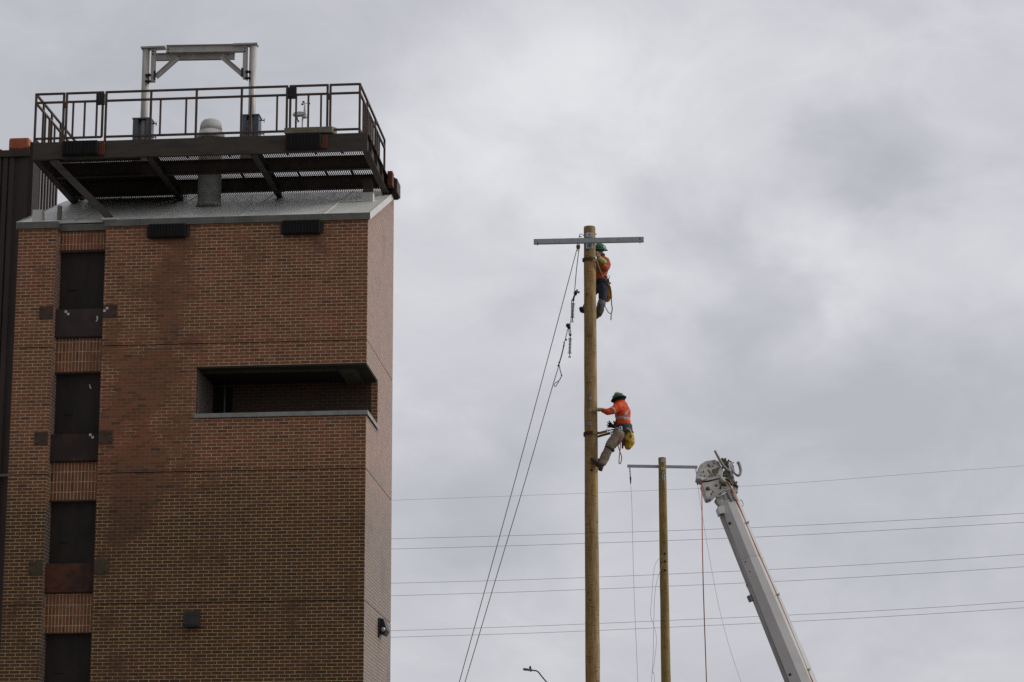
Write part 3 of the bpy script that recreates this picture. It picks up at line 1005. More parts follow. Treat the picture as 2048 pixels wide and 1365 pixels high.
# ================================================================== gantry frame on the platform
GY = 2.0
A = thing('lifting_gantry', 'pale grey steel portal frame with two round columns standing on the platform', 'gantry', (-3.95, GY, 17.37), TOWER)
for k, cx_ in enumerate((-5.10, -2.79)):
    sx = 1 if k == 0 else -1
    MB(TOWER).lathe((cx_, GY, 17.37), (0, 0, 1), [(.078, 0), (.078, 2.64)], 20).build('column', M_GALV, A)
    MB(TOWER).box(min(cx_ - sx * .10, cx_ + sx * .42), max(cx_ - sx * .10, cx_ + sx * .42), GY - .1, GY + .1, 20.012, 20.045).build('cap_plate', M_GALV, A)
    xv = cx_ + sx * .165
    MB(TOWER).ibeam((xv, GY, 19.27), (xv, GY, 20.0), .09, .095, .010, up=(0, 1, 0)).build('drop_post', M_GALV, A)
    MB(TOWER).ibeam((xv + sx * .06, GY, 19.38), (xv + sx * .52, GY, 19.80), .08, .10, .010).build('knee_brace', M_GALV, A)
    hg = MB(TOWER)
    for z in (19.25, 19.39):
        hg.box(min(cx_ + sx * .02, cx_ + sx * .14), max(cx_ + sx * .02, cx_ + sx * .14), GY - .13, GY - .02, z, z + .02)
    hg.lathe((cx_ + sx * .10, GY - .09, 19.20), (0, 0, 1), [(.014, 0), (.014, .24)], 8)
    hg.box(xv + sx * .05 - .02, xv + sx * .05 + .02, GY - .07, GY - .05, 19.30, 19.50)
    hg.build('hinge', M_IRON, A)
    bx = MB(TOWER)
    bx.box(cx_ - .20, cx_ - .085, GY - .16, GY + .16, 17.37, 18.40)
    bx.box(cx_ + .085, cx_ + .18, GY - .16, GY + .16, 17.37, 18.40)
    bx.box(cx_ - .215, cx_ + .195, GY - .17, GY + .17, 18.40, 18.43)
    sk = bx.build('base_socket', M_BLUE, A, bevel=.004)
    cl_ = MB(TOWER)
    for z in (18.32, 18.02):
        cl_.lathe((cx_ + .18, GY - .05, z), (1, 0, 0), [(.012, 0), (.012, .10)], 8)
        cl_.box(cx_ + .27, cx_ + .285, GY - .06, GY - .04, z - .04, z + .04)
    cl_.each('clamp_screw', M_RUST, sk, per=2)
MB(TOWER).ibeam((-4.66, GY - .02, 19.985), (-2.95, GY - .02, 19.955), .10, .17, .012).build('upper_beam', M_GALV, A)
MB(TOWER).ibeam((-4.90, GY + .09, 19.86), (-3.20, GY + .09, 19.83), .10, .15, .012).build('lower_beam', M_GALV, A)
bl = MB(TOWER)
for (xx, z) in ((-4.60, 19.96), (-4.60, 19.88), (-4.93, 19.93), (-4.93, 19.86), (-2.95, 19.93), (-2.95, 19.86), (-3.30, 19.80), (-4.36, 19.80)):
    bl.lathe((xx, GY - .09, z), (0, -1, 0), [(.018, 0), (.018, .02)], 8)
bl.each('bolt', M_IRON, A)

# ================================================================== vent with duct and weather station
V = thing('roof_vent', 'pale domed vent cowl on a green grey duct rising through the platform', 'vent', (-3.655, 2.0, 16.45), TOWER)
MB(TOWER).lathe((-3.655, 2.0, 16.45), (0, 0, 1), [(.29, 0), (.245, .10), (.245, .80), (.26, .80), (.26, .86), (.245, .86), (.245, 1.50)], 24).build('duct', M_DUCT, V)
cw = MB(TOWER)
prof = [(.285, 0), (.295, .03), (.295, .09), (.25, .10), (.25, .17)]
cw.lathe((-3.655, 2.0, 17.95), (0, 0, 1), prof, 28)
cw.lathe((-3.655, 2.0, 18.12), (0, 0, 1), [(.238, 0), (.235, .10), (.215, .18), (.175, .235), (.12, .262), (.05, .262), (.012, .245)], 28)
cw.build('cowl', M_VENT, V)

Wt = thing('weather_station', 'small white weather station with spinning cups behind the right gate', 'weather station', (-1.60, 1.2, 17.37), TOWER)
MB(TOWER).tube([(-1.565, 1.2, 17.37), (-1.565, 1.2, 18.17)], .018, 8).build('mast', M_GALV, Wt)
p = MB(TOWER)
p.prism([(-1.77, 1.14, 18.15), (-1.74, 1.14, 18.20), (-1.62, 1.14, 18.22), (-1.50, 1.14, 18.20), (-1.48, 1.14, 18.16), (-1.56, 1.14, 18.145), (-1.70, 1.14, 18.13)], (0, .12, 0))
p.lathe((-1.52, 1.2, 18.09), (0, 0, 1), [(.05, 0), (.055, .05), (.05, .10)], 12)
p.lathe((-1.52, 1.2, 18.22), (0, 0, 1), [(.03, 0), (.022, .10), (.010, .20)], 10)
p.build('sensor_body', M_WHITE, Wt, bevel=.01)
p = MB(TOWER)
for k in range(3):
    a = k * 2 * pi / 3 + .3
    q = Vector((-1.52 + .085 * cos(a), 1.2 + .085 * sin(a), 18.41))
    p.tube([(-1.52, 1.2, 18.41), q], .005, 6)
    p.lathe(q - Vector((0, 0, .02)), (0, 0, 1), [(.008, 0), (.026, .012), (.026, .03), (.008, .042)], 10)
p.build('wind_cups', M_BLACK, Wt)
p = MB(TOWER)
p.tube([(-1.69, 1.2, 18.13), (-1.67, 1.2, 18.05), (-1.64, 1.2, 18.02)], .014, 6)
p.tube([(-1.73, 1.2, 17.99), (-1.63, 1.2, 18.02)], .008, 6)
p.build('wind_vane', M_BLACK, Wt)

# ================================================================== brown clad building behind
CB = thing('metal_clad_building', 'dark brown ribbed metal building behind the left edge of the tower', 'building', (-14, 12, 0), TOWER)
CY_, CXR, CH = 8.0, -9.30, 19.72
p = MB(TOWER)
prof = []
x = -24.0
while x < CXR - .35:
    prof += [(x, CY_), (x + .110, CY_), (x + .118, CY_ + .06), (x + .150, CY_ + .06)]
    x += .158
prof += [(CXR, CY_)]
n_ = len(prof)
p.add([(a, b2, 0) for a, b2 in prof] + [(a, b2, CH) for a, b2 in prof], [(i, i + 1, n_ + i + 1, n_ + i) for i in range(n_ - 1)])
p.box(-24, CXR, CY_ + .12, CY_ + .6, 0, CH - .02)
p.box(-24, CXR - 3, CY_ + .6, CY_ + 8, 0, CH - .4)
p.build('ribbed_wall', M_CLAD, CB)
p = MB(TOWER)
p.box(-24.1, CXR + .02, CY_ - .04, CY_ + .62, CH, CH + .09)
p.box(-24.1, CXR + .02, CY_ - .05, CY_ - .04, CH - .07, CH + .09)
p.build('wall_capping', M_STEELD, CB)
MB(TOWER).box(CXR + .002, CXR + .10, CY_ - .02, CY_ + .55, 0, CH + .28).build('corner_trim', mat('dark_corner_trim', (.040, .029, .026), (.028, .020, .019), rough=.95), CB)
MB(TOWER).box(-24, CXR - .0, CY_ - .03, CY_ - .002, 11.93, 11.99).build('flashing_strip', M_COPING, CB)
SX_ = CXR + .04
p = MB(TOWER)
for k in range(7):
    y = CY_ + .72 + k * .25
    p.box(SX_ - .02, SX_ + .025, y, y + .08, 15.0, CH + .1)
p.box(SX_ - .03, SX_ + .03, CY_ + .56, CY_ + 2.4, CH + .1, CH + .2)
p.box(SX_ - .03, SX_ + .03, CY_ + .56, CY_ + 2.4, 14.9, 15.0)
p.build('slatted_screen', M_CLAD, CB)
p = MB(TOWER)
for z in (5, 10, 14.9):
    p.box(SX_ - .3, SX_ + .03, CY_ + .6, CY_ + 2.4, z - .3, z)
for (x0, x1, hh, lab) in ((-9.86, -9.36, .36, 'larger orange sheet metal box on top of the brown clad building'),
                          (-10.60, -10.02, .10, 'low orange box at the left end of the brown building roof edge')):
    q = thing('roof_box', lab, 'roof box', ((x0 + x1) / 2, CY_ + .4, CH + .09), TOWER, 'orange boxes on the brown building')
    MB(TOWER).box(x0, x1, CY_ + .1, CY_ + .55, CH + .09, CH + .09 + hh).build('casing', M_ORANGE, q, bevel=.05)
    MB(TOWER).box(x0 + .05, x1 - .05, CY_ + .07, CY_ + .098, CH + .10, CH + .09 + hh * .25).build('seam', M_RUST, q)


# ================================================================== utility poles
def pole_mesh(name, Mt, top, bot, r0, r1, parent, wob=.008):
    top, bot = Vector(top), Vector(bot)
    ax = top - bot
    ax_n = ax.normalized()
    x = ax_n.orthogonal().normalized()
    y = ax_n.cross(x)
    seg, rings = 40, 120
    vs_, fs = [], []
    for i in range(rings + 1):
        t = i / rings
        c = bot + ax * t
        r = r1 + (r0 - r1) * t
        for k in range(seg):
            a = 2 * pi * k / seg
            w_ = 1 + wob / r * .7 * mnoise.noise(Vector((cos(a) * 1.3, sin(a) * 1.3, t * 26))) + wob / r * .5 * mnoise.noise(Vector((cos(a) * 3, sin(a) * 3, t * 9 + 7)))
            vs_.append(c + (x * cos(a) + y * sin(a)) * r * w_)
    # chamfered top
    c = top + ax_n * .02
    for k in range(seg):
        a = 2 * pi * k / seg
        vs_.append(c + (x * cos(a) + y * sin(a)) * r0 * .93)
    for i in range(rings + 1):
        for k in range(seg):
            l = (k + 1) % seg
            fs.append((i * seg + k, i * seg + l, (i + 1) * seg + l, (i + 1) * seg + k))
    fs.append(tuple((rings + 1) * seg + k for k in range(seg)))
    o = MB()
    o.add(vs_, fs, True)
    return o.build(name, Mt, parent)


def ext(a, b_, z):
    """point on the line a-b at height z"""
    a, b_ = Vector(a), Vector(b_)
    return a + (b_ - a) * ((z - a.z) / (b_.z - a.z))


Y1 = 53.0
p1t, p1m = at(1179, 456, Y1), at(1185.5, 1365, Y1)
p1b = ext(p1t, p1m, 0)
PO = thing('utility_pole', 'tall bare wooden utility pole carrying both line workers', 'utility pole', p1b, IDN, 'wooden utility poles')
r_mid = .160
r_top = .130
r_bot = r_mid + (r_mid - r_top) * (p1m.z / (p1t.z - p1m.z)) * .8
pole_mesh('shaft', M_WOOD, p1t, p1b, r_top, r_bot, PO)


def pc(pt, pb, z):
    return ext(pt, pb, z)


def facing(y_px, x_px, Y, r):
    """point on the camera side of a pole of radius r"""
    q = at(x_px, y_px, Y)
    return q + Vector((0, -r, 0))


# crossarm: a galvanised channel in front of the shaft
ca0, ca1 = at(1067.5, 484.8, Y1 - .2 + .2), at(1287.5, 480.2, Y1 - .2)
ca0.y = ca0.y
off = Vector((0, -.02, 0))
c_ = MB()
d_ = (ca1 - ca0).normalized()
c_.ibeam(ca0 + off, ca1 + off, .085, .112, .010, web=2)
arm = c_.build('crossarm', M_ZINC, PO, bevel=.002)
hl = MB()
for xx, yy in ((1074.5, 484.5), (1118.5, 483), (1236, 480.5), (1279.5, 479.5)):
    q = at(xx, yy, Y1 - .2)
    t = (q - ca0).dot(d_)
    q = ca0 + off + d_ * t + Vector((0, -.046, (q - (ca0 + d_ * t)).z))
    hl.lathe(q, (0, -1, 0), [(.017 if xx in (1074.5, 1279.5) else .011, 0), (.016 if xx in (1074.5, 1279.5) else .010, .006)], 10)
hl.each('bolt_hole', M_BLACK, arm)
eb = MB()
for xx, yy in ((1075, 490), (1280, 486)):
    q = at(xx, yy, Y1 - .2)
    eb.tube([q + Vector((0, 0, .02)), q - Vector((0, 0, .02))], .008, 6)
eb.each('eye_bolt', M_IRON, arm)


def plate(x, y, w, hgt, Y, r, Mt, parent, rot=0., name='plate', hole=True, dz=0):
    q = at(x, y, Y)
    o = MB()
    pts = []
    for a, b2 in ((-1, -1), (1, -1), (1, 1), (-1, 1)):
        u, v = a * w / 2, b2 * hgt / 2
        pts.append(q + Vector((u * cos(rot) - v * sin(rot), -r - .012, u * sin(rot) + v * cos(rot))))
    o.prism(pts, (0, .014, 0))
    ob = o.build(name, Mt, parent, bevel=.003)
    if hole:
        MB().lathe(q + Vector((0, -r - .012, 0)), (0, -1, 0), [(.016, 0), (.016, .014), (.009, .014), (.009, .03)], 8).build('bolt', M_IRON, ob)
    return ob


plate(1178.5, 473.5, .16, .10, Y1, .135, M_BRIGHT, PO, name='gain_plate')
plate(1178.5, 495, .155, .14, Y1, .135, M_BRIGHT, PO, name='gain_plate')
sp_ = MB()
for k in (-1, 0, 1):
    q = at(1178.5 + k * 3.2, 494, Y1) + Vector((0, -.162, 0))
    sp_.box(q.x - .008, q.x + .008, q.y, q.y + .012, q.z - .06, q.z + .05)
sp_.each('plate_slot', M_IRON, PO)
for (x, y, rot) in ((1180, 800, pi / 4), (1179.7, 824.5, .2), (1179, 850, 0)):
    plate(x, y, .058, .058, Y1, .147, M_BRIGHT, PO, rot, 'washer_plate')
plate(1180, 940.5, .03, .015, Y1, .15, M_TAN, PO, .4, 'wood_scar', False)
for (x, y) in ((1184, 1213.5), (1183, 1277)):
    plate(x, y, .07, .022, Y1, .158, M_TAN, PO, 0, 'wood_scar', False)
kn = MB()
for (x, y, s_) in ((1174.5, 591, .022), (1183, 943, .028), (1180, 1202, .02), (1193, 1344, .014), (1178, 520, .012)):
    q = at(x, y, Y1) + Vector((0, -.148 + (.004 if y < 900 else -.008), 0))
    kn.lathe(q, (0, -1, 0), [(s_, 0), (s_ * .6, .012), (.004, .014)], 12)
kn.each('knot', M_BOOT, PO)
# top hardware
hd = MB()
q0 = at(1166, 471, Y1)
hd.tube([q0 + Vector((.05, 0, 0)), q0], .009, 6)
hd.tube(spline([at(1166, 471, Y1), at(1163, 468.5, Y1), at(1159.5, 469.5, Y1), at(1158.5, 475, Y1), at(1158.5, 479, Y1)], 4), .007, 6)
hd.tube([at(1158, 472, Y1), at(1163, 475, Y1)], .010, 6)
hd.tube([at(1190, 469, Y1), at(1193.5, 468.4, Y1)], .011, 6)
hd.build('top_eye_bolt', M_IRON, PO)

# second pole
Y2 = 83.0
p2t, p2m = at(1324.2, 917, Y2), at(1332, 1365, Y2)
p2b = ext(p2t, p2m, 0)
PB = thing('utility_pole', 'shorter wooden utility pole with a pale down conductor beside the boom', 'utility pole', p2b, IDN, 'wooden utility poles')
pole_mesh('shaft', M_WOOD2, p2t, p2b, .131, .20, PB)
a0, a1 = at(1254.5, 932.6, Y2 + .2), at(1395, 934.8, Y2 + .2)
o = MB()
o.ibeam(a0, a1, .08, .092, .010, web=2)
arm2 = o.build('crossarm', M_ZINC, PB)
plate(1325, 923, .11, .12, Y2, .135, M_BRIGHT, PB, name='gain_plate')
plate(1325, 938.5, .10, .09, Y2, .137, M_BRIGHT, PB, name='gain_plate')
plate(1325.5, 947, .03, .06, Y2, .138, M_BRIGHT, PB, name='washer_plate', hole=False)
o = MB()
for y_, s_ in ((954, .04), (960, .035)):
    q = at(1326.5, y_, Y2) + Vector((0, -.15, 0))
    o.tube([q + Vector((s_ * cos(a), 0, 1.5 * s_ * sin(a))) for a in [k * pi / 5 for k in range(10)]], .010, 6, closed=True)
o.build('coiled_clamp', M_BRIGHT, PB)
dl = [at(1327.5, 962, Y2), at(1330, 985, Y2), at(1331.5, 1010, Y2), at(1332, 1060, Y2), at(1333.5, 1110, Y2), at(1334, 1180, Y2), at(1336, 1225, Y2)]
dl = [q + Vector((0, -.165, 0)) for q in dl]
MB().tube(spline(dl, 4), .012, 6).build('down_conductor', M_TAN, PB)
o = MB()
for x, y in ((1329, 1109), (1330, 1124.5), (1329.7, 1142)):
    q = at(x, y, Y2) + Vector((0, -.175, 0))
    o.box(q.x - .035, q.x + .035, q.y, q.y + .04, q.z - .03, q.z + .03)
o.each('bracket', M_IRON, PB, bevel=.005)


# ================================================================== insulators, ropes, cables
def insulator(name, top, bot, r, n, label, group, Mt=M_INSUL, big_ends=True):
    top, bot = Vector(top), Vector(bot)
    t = thing(name, label, 'insulator', bot, IDN, group)
    ax = bot - top
    L_ = ax.length
    prof = [(r * .22, 0)]
    for k in range(n):
        h0 = L_ * (k + .2) / n
        rr = r if (big_ends and k in (0, n - 1)) else r * .72
        prof += [(r * .22, h0), (rr, h0 + L_ / n * .25), (rr * .96, h0 + L_ / n * .36), (r * .22, h0 + L_ / n * .55)]
    prof += [(r * .22, L_)]
    MB().lathe(top, ax, prof, 14).build('sheds', Mt, t)
    return t, ax.normalized()


YI = Y1 - .15
GI = 'polymer insulators hanging on the hand line'
i1, ax = insulator('line_insulator', at(1146.3, 607, YI), at(1145, 636, YI), .050, 11, 'upper plum coloured ribbed insulator hanging on the hand line', GI)
o = MB()
o.tube([at(1146.4, 601, YI), at(1146.3, 607, YI)], .012, 8)
o.tube([at(1145, 636, YI), at(1144.8, 642, YI)], .012, 8)
o.tube([at(1144.8 + 1.6 * cos(a), 643.5 + 1.8 * sin(a), YI) for a in [k * pi / 4 for k in range(8)]], .008, 6, closed=True)
o.tube([at(1146.5, 601, YI), at(1148, 594, YI), at(1151, 588, YI)], .020, 8)
o.tube([at(1146.5, 602, YI), at(1146.5, 598, YI)], .026, 8)
o.tube([at(1150, 590, YI), at(1153.5, 583, YI)], .035, 8)
o.tube([at(1153.5, 583, YI), at(1154.5, 579.5, YI)], .018, 6)
o.tube([at(1153, 584, YI), at(1159.5, 584.5, YI)], .016, 6)
o.tube([at(1156, 585, YI), at(1158.5, 587.5, YI)], .010, 6)
o.tube([at(1147, 585, YI), at(1151, 588.5, YI)], .010, 6)
o.build('end_fitting', M_IRON, i1)
i2, ax = insulator('line_insulator', at(1140.3, 677, YI), at(1139.4, 708, YI), .050, 11, 'lower plum coloured ribbed insulator beside the sling', GI)
o = MB()
o.tube([at(1140.4, 670, YI), at(1140.3, 677, YI)], .011, 8)
o.tube([at(1137.5, 658, YI), at(1138.5, 669.5, YI)], .010, 6)
o.tube([at(1140.0, 657, YI), at(1142.0, 669.5, YI)], .010, 6)
o.tube([at(1138, 670, YI), at(1143, 670.5, YI)], .022, 8)
o.tube([at(1136.8, 649, YI), at(1138.8, 658, YI)], [.045, .030], 8)
o.tube(spline([at(1135.5, 656, YI), at(1132.7, 652, YI), at(1134, 648.5, YI), at(1138, 648.5, YI), at(1141, 650, YI)], 4), .012, 6)
o.tube([at(1139.4, 708, YI), at(1139.2, 711, YI), at(1138, 715, YI)], .008, 6)
o.tube([at(1139.2, 711, YI), at(1141, 715, YI)], .008, 6)
for q in (1137.8, 1141):
    o.tube([at(q - 1, 715, YI), at(q + .7, 715, YI)], .014, 6)
o.build('end_fitting', M_IRON, i2)

pb = thing('pulley_block', 'small brass coloured pulley hanging under the front crossarm', 'pulley', at(1156, 505, YI), IDN)
o = MB()
q = at(1156.3, 494.5, YI)
o.prism([q + Vector((-.035, -.03, .045)), q + Vector((.035, -.03, .05)), q + Vector((.048, -.03, 0)), q + Vector((.03, -.03, -.05)), q + Vector((-.03, -.03, -.05)), q + Vector((-.045, -.03, 0))], (0, .06, 0))
o.build('side_plate', M_BRONZE, pb, bevel=.006)
MB().lathe(q + Vector((0, -.036, 0)), (0, 1, 0), [(.012, -.01), (.012, .08)], 8).build('axle', M_IRON, pb)
o = MB()
o.tube([q + Vector((-.028, 0, .045)), at(1157, 487, YI), q + Vector((.03, 0, .05))], .009, 6)
o.tube([q + Vector((.022 * cos(a), 0, -.068 + .026 * sin(a))) for a in [k * pi / 4 for k in range(8)]], .008, 6, closed=True)
o.build('shackle', M_RUST, pb)


def line(name, pts, r, Mt, label, cat, group=None, n=5, smooth=True, seg=6):
    q = spline(pts, n) if smooth and len(pts) > 2 else [Vector(p) for p in pts]
    return MB().tube(q, r, seg).build(name, Mt, label=label, cat=cat, group=group)


def A(x, y, Y=YI):
    return at(x, y, Y)


GR = 'ropes from the pulley to the ground'
line('hand_line', [A(1153.5, 500), A(1103, 690), A(1031, 958, YI - .6), A(918.5, 1365, YI - 1.6), A(858, 1580, YI - 2.2)], .0092, M_ROPE,
     'left hand line running straight from the pulley down to the ground', 'rope', GR)
line('hand_line', [A(1157.5, 501), A(1152.5, 545), A(1148.2, 596)], .0095, M_ROPE, 'short rope from the pulley down to the upper insulator', 'rope', GR)
line('hand_line', [A(1143, 600, YI + .03), A(1142.5, 634, YI + .03), A(1139.5, 650, YI + .03)], .008, M_ROPE,
     'short rope between the two hanging insulators', 'rope', GR)
line('hand_line', [A(1135.5, 658), A(1128.5, 688), A(1118, 730), A(1101, 787), A(1051, 960, YI - .6), A(1000, 1130, YI - 1.1), A(930, 1365, YI - 1.6), A(865, 1580, YI - 2.2)], .0092, M_ROPE,
     'right hand line running from the lower insulator down to the ground', 'rope', GR)
sl_ = thing('rope_sling', 'short brown rope sling with a looped end hanging from the hand line', 'rope sling', A(1110, 773), IDN)
o = MB()
o.tube(spline([A(1128.5, 688), A(1124, 708), A(1118.5, 727)], 4), .014, 6)
o.tube(spline([A(1119, 733), A(1120.5, 742), A(1123, 751), A(1120.5, 758), A(1116.5, 763.5)], 5), .010, 6)
o.tube(spline([A(1117, 763), A(1111, 766), A(1108.3, 771), A(1110.5, 773.6), A(1113.5, 770), A(1117.5, 763.5)], 5), .008, 6)
o.build('rope', M_LEATHER, sl_)
o = MB()
for (x, y, r) in ((1132.3, 680, .020), (1127.5, 692, .018), (1118.3, 726, .02), (1117.3, 731, .022), (1116, 732.5, .014), (1123.2, 751, .016)):
    o.lathe(A(x, y) - Vector((0, 0, r)), (0, 0, 1), [(r * .5, 0), (r, r * .5), (r, r * 1.4), (r * .5, r * 2)], 8)
o.tube([A(1126, 684.5), A(1129, 688)], .008, 6)
o.build('knot', M_IRON, sl_)

# insulators and slack wires of the second pole
G2 = 'short dead end insulators of the far pole'
j1, ax = insulator('dead_end_insulator', A(1259.3, 936, Y2), A(1260.5, 951, Y2), .045, 5, 'small insulator at the left tip of the far pole crossarm', G2, M_IRON, False)
MB().tube([A(1260.5, 951, Y2), A(1261, 956, Y2), A(1261.3, 968, Y2)], [.012, .03, .016], 8).build('wire_clamp', M_IRON, j1)
j2, ax = insulator('dead_end_insulator', A(1391.5, 938, Y2), A(1393.5, 953, Y2), .032, 5, 'small insulator at the right tip of the far pole crossarm by the boom head', G2, M_IRON, False)
MB().tube([A(1393.5, 953, Y2), A(1394.5, 964, Y2), A(1395.5, 971, Y2)], [.010, .03, .016], 8).build('wire_clamp', M_IRON, j2)
GW = 'slack wires around the far pole'
line('slack_wire', [A(1261.3, 968, Y2), A(1264, 1020, Y2), A(1268, 1180, Y2), A(1276, 1370, Y2), A(1286, 1600, Y2)], .0062, M_CABLE,
     'thin slack wire hanging from the left insulator of the far pole', 'wire', GW)
line('slack_wire', [A(1395.5, 971, Y2), A(1403, 1020, Y2 - .1), A(1418, 1110, Y2 - .4), A(1444, 1240, Y2 - 1), A(1484, 1370, Y2 - 2), A(1560, 1560, Y2 - 3)], .0062, M_CABLE,
     'thin slack wire curving down from the right insulator behind the red line', 'wire', GW)
line('slack_wire', [A(1325, 1112, Y2 - .17), A(1311, 1128, Y2 - .2), A(1306, 1160, Y2 - .2), A(1303, 1200, Y2 - .2), A(1301.5, 1232, Y2 - .2), A(1308, 1253, Y2 - .2), A(1313, 1280, Y2 - .2), A(1308, 1330, Y2 - .2), A(1303, 1365, Y2 - .2), A(1298, 1600, Y2 - .2)],
     .0066, M_CABLE, 'looping wire farther to the left of the far pole', 'wire', GW)
line('slack_wire', [A(1326, 1128, Y2 - .17), A(1316, 1155, Y2 - .2), A(1309.5, 1190, Y2 - .2), A(1307.5, 1250, Y2 - .2), A(1306.5, 1300, Y2 - .2), A(1305.5, 1345, Y2 - .2), A(1309, 1368, Y2 - .2), A(1312, 1600, Y2 - .2)],
     .0066, M_CABLE, 'straighter wire hugging the left side of the far pole', 'wire', GW)

# distant overhead conductors
wires = [([(700, 1005), (785, 1001), (1100, 989.5), (1510, 971.5), (1840, 947), (2048, 932)], 'topmost and faintest overhead power line'),
         ([(700, 1080), (785, 1078), (1120, 1069), (1510, 1055.5), (1840, 1039), (2048, 1027)], 'upper line of the top pair of overhead power lines'),
         ([(700, 1100), (785, 1098.5), (1120, 1089), (1514, 1074.5), (1840, 1057), (2048, 1045)], 'lower line of the top pair of overhead power lines'),
         ([(700, 1169), (785, 1167), (1120, 1157.5), (1541, 1139.5), (1840, 1123), (2048, 1109)], 'upper line of the middle pair of overhead power lines'),
         ([(700, 1194), (785, 1192), (1120, 1181.5), (1550, 1163.5), (1840, 1147.5), (2048, 1134)], 'lower line of the middle pair of overhead power lines'),
         ([(700, 1264), (785, 1262), (1120, 1250.5), (1580, 1230.5), (1840, 1217), (2048, 1203)], 'upper line of the bottom pair of overhead power lines'),
         ([(700, 1277), (785, 1275), (1120, 1264.5), (1585, 1243.5), (1840, 1229.5), (2048, 1216)], 'lower line of the bottom pair of overhead power lines')]
for pts, lab in wires:
    q = []
    for x, y in pts:
        Yd = 132 - (x - 785) / 1263 * 14
        q.append(at(x, y, Yd))
    q = spline(q, 6)
    q = [q[0] + (q[0] - q[1]).normalized() * 60] + q + [q[-1] + (q[-1] - q[-2]).normalized() * 60]
    o = MB().tube(q, .0065 if 'faintest' in lab else .0100, 6)
    o.build('power_line', M_CABLE, label=lab, cat='power line', group='distant overhead power lines')

# street lamp far off
YL = 120
LP = thing('street_lamp', 'distant curved arm street lamp at the bottom edge between tower and pole', 'street lamp', ext(at(1125, 1400, YL), at(1125.3, 1420, YL), 0), IDN)
o = MB()
o.tube(spline([at(1063, 1341, YL), at(1072, 1342, YL), at(1077, 1345, YL), at(1085, 1355, YL), at(1095, 1366.5, YL), at(1110, 1384, YL), at(1122, 1398, YL)], 4), [.035] * 25, 8)
o.build('arm', M_LAMP, LP)
o = MB()
tp = at(1122, 1394, YL)
o.tube([tp, Vector((tp.x + .3, tp.y, 0))], [.07, .11], 12)
o.build('mast', M_LAMP, LP)
o = MB()
q0, q1 = at(1046, 1338.5, YL), at(1064, 1341, YL)
o.bar(q0, q0 + (q1 - q0) * .72, .30, .09)
o.bar(q0 + (q1 - q0) * .70, q1, .14, .14)
o.build('lamp_head', M_LAMP, LP, bevel=.03)
MB().lathe(at(1060.5, 1339, YL), (0, 0, 1), [(.05, 0), (.055, .10), (.03, .16)], 10).build('photocell', M_BLACK, LP)
MB().box(q0.x + .05, q0.x + .38, q0.y - .12, q0.y + .12, q0.z - .075, q0.z - .05).build('lens', M_VENT, LP)

# ================================================================== digger derrick boom
def Bp(x, y, dy=0.):
    """boom plane: leans slightly towards the camera downwards"""
    Yb = 61.0 - (y - 980) / 385 * 3.6
    return at(x, y, Yb + dy)


tip = Bp(1459, 1012)
low = Bp(1604, 1365)
dirb = (tip - low).normalized()
foot = low - dirb * ((low.z - 2.6) / dirb.z)
D = thing('digger_derrick_boom', 'white telescopic crane boom leaning left with a red line and a clamp head', 'crane', (foot.x + .4, foot.y, 0), IDN)
sideb_ = Vector((0, -1, 0))
sideb_ = (sideb_ - dirb * sideb_.dot(dirb)).normalized()     # towards camera
wid = dirb.cross(sideb_).normalized()
if wid.x < 0:
    wid = -wid


def boom_section(name, p, q, hp, hq, Mt):
    """octagonal box; hw half width across the picture, hd_ half depth"""
    prof = [(-1, -.25), (-.86, -.82), (-.15, -1), (.48, -.80), (1, -.15), (.9, .8), (-.9, .8)]
    vs_ = []
    for e, k in ((p, hp), (q, hq)):
        for a, b2 in prof:
            vs_.append(e + wid * a * k + sideb_ * (-b2) * k * .88)
    n = len(prof)
    o = MB()
    o.add(vs_, [tuple(reversed(range(n))), tuple(range(n, 2 * n))] + [(i, (i + 1) % n, n + (i + 1) % n, n + i) for i in range(n)])
    return o.build(name, Mt, D, bevel=.006)


seam = Bp(1504, 1126)


def hw_at(q):
    t = (q - tip).length / (low - tip).length
    return .280 + .062 * t


boom_section('boom_tube', seam, tip, hw_at(seam) - .006, hw_at(tip), M_BOOM)
boom_section('boom_tube', foot, seam - dirb * .012, hw_at(foot), hw_at(seam), M_BOOM)
boom_section('seam_joint', seam - dirb * .011, seam - dirb * .001, hw_at(seam) - .001, hw_at(seam) - .001, M_BOOMD)
# under strip along the left edge of the boom
o = MB()
t1 = Bp(1463, 1028)
o.bar(foot - wid * hw_at(foot) * .93 + sideb_ * .10, t1 - wid * hw_at(t1) * .93 + sideb_ * .07, .085, .22, up=sideb_)
st = o.build('underside_channel', M_BOOMD, D, bevel=.01)
o = MB()
for x, y, r in ((1458, 1050, .045), (1489, 1127, .02), (1497.5, 1147, .022), (1578, 1352, .045)):
    q = Bp(x, y) + Vector((0, -.22, 0))
    o.lathe(q, (0, -1, 0), [(r * .8, 0), (r * .8, .05)], 12)
o.each('port_hole', M_BLACK, st)
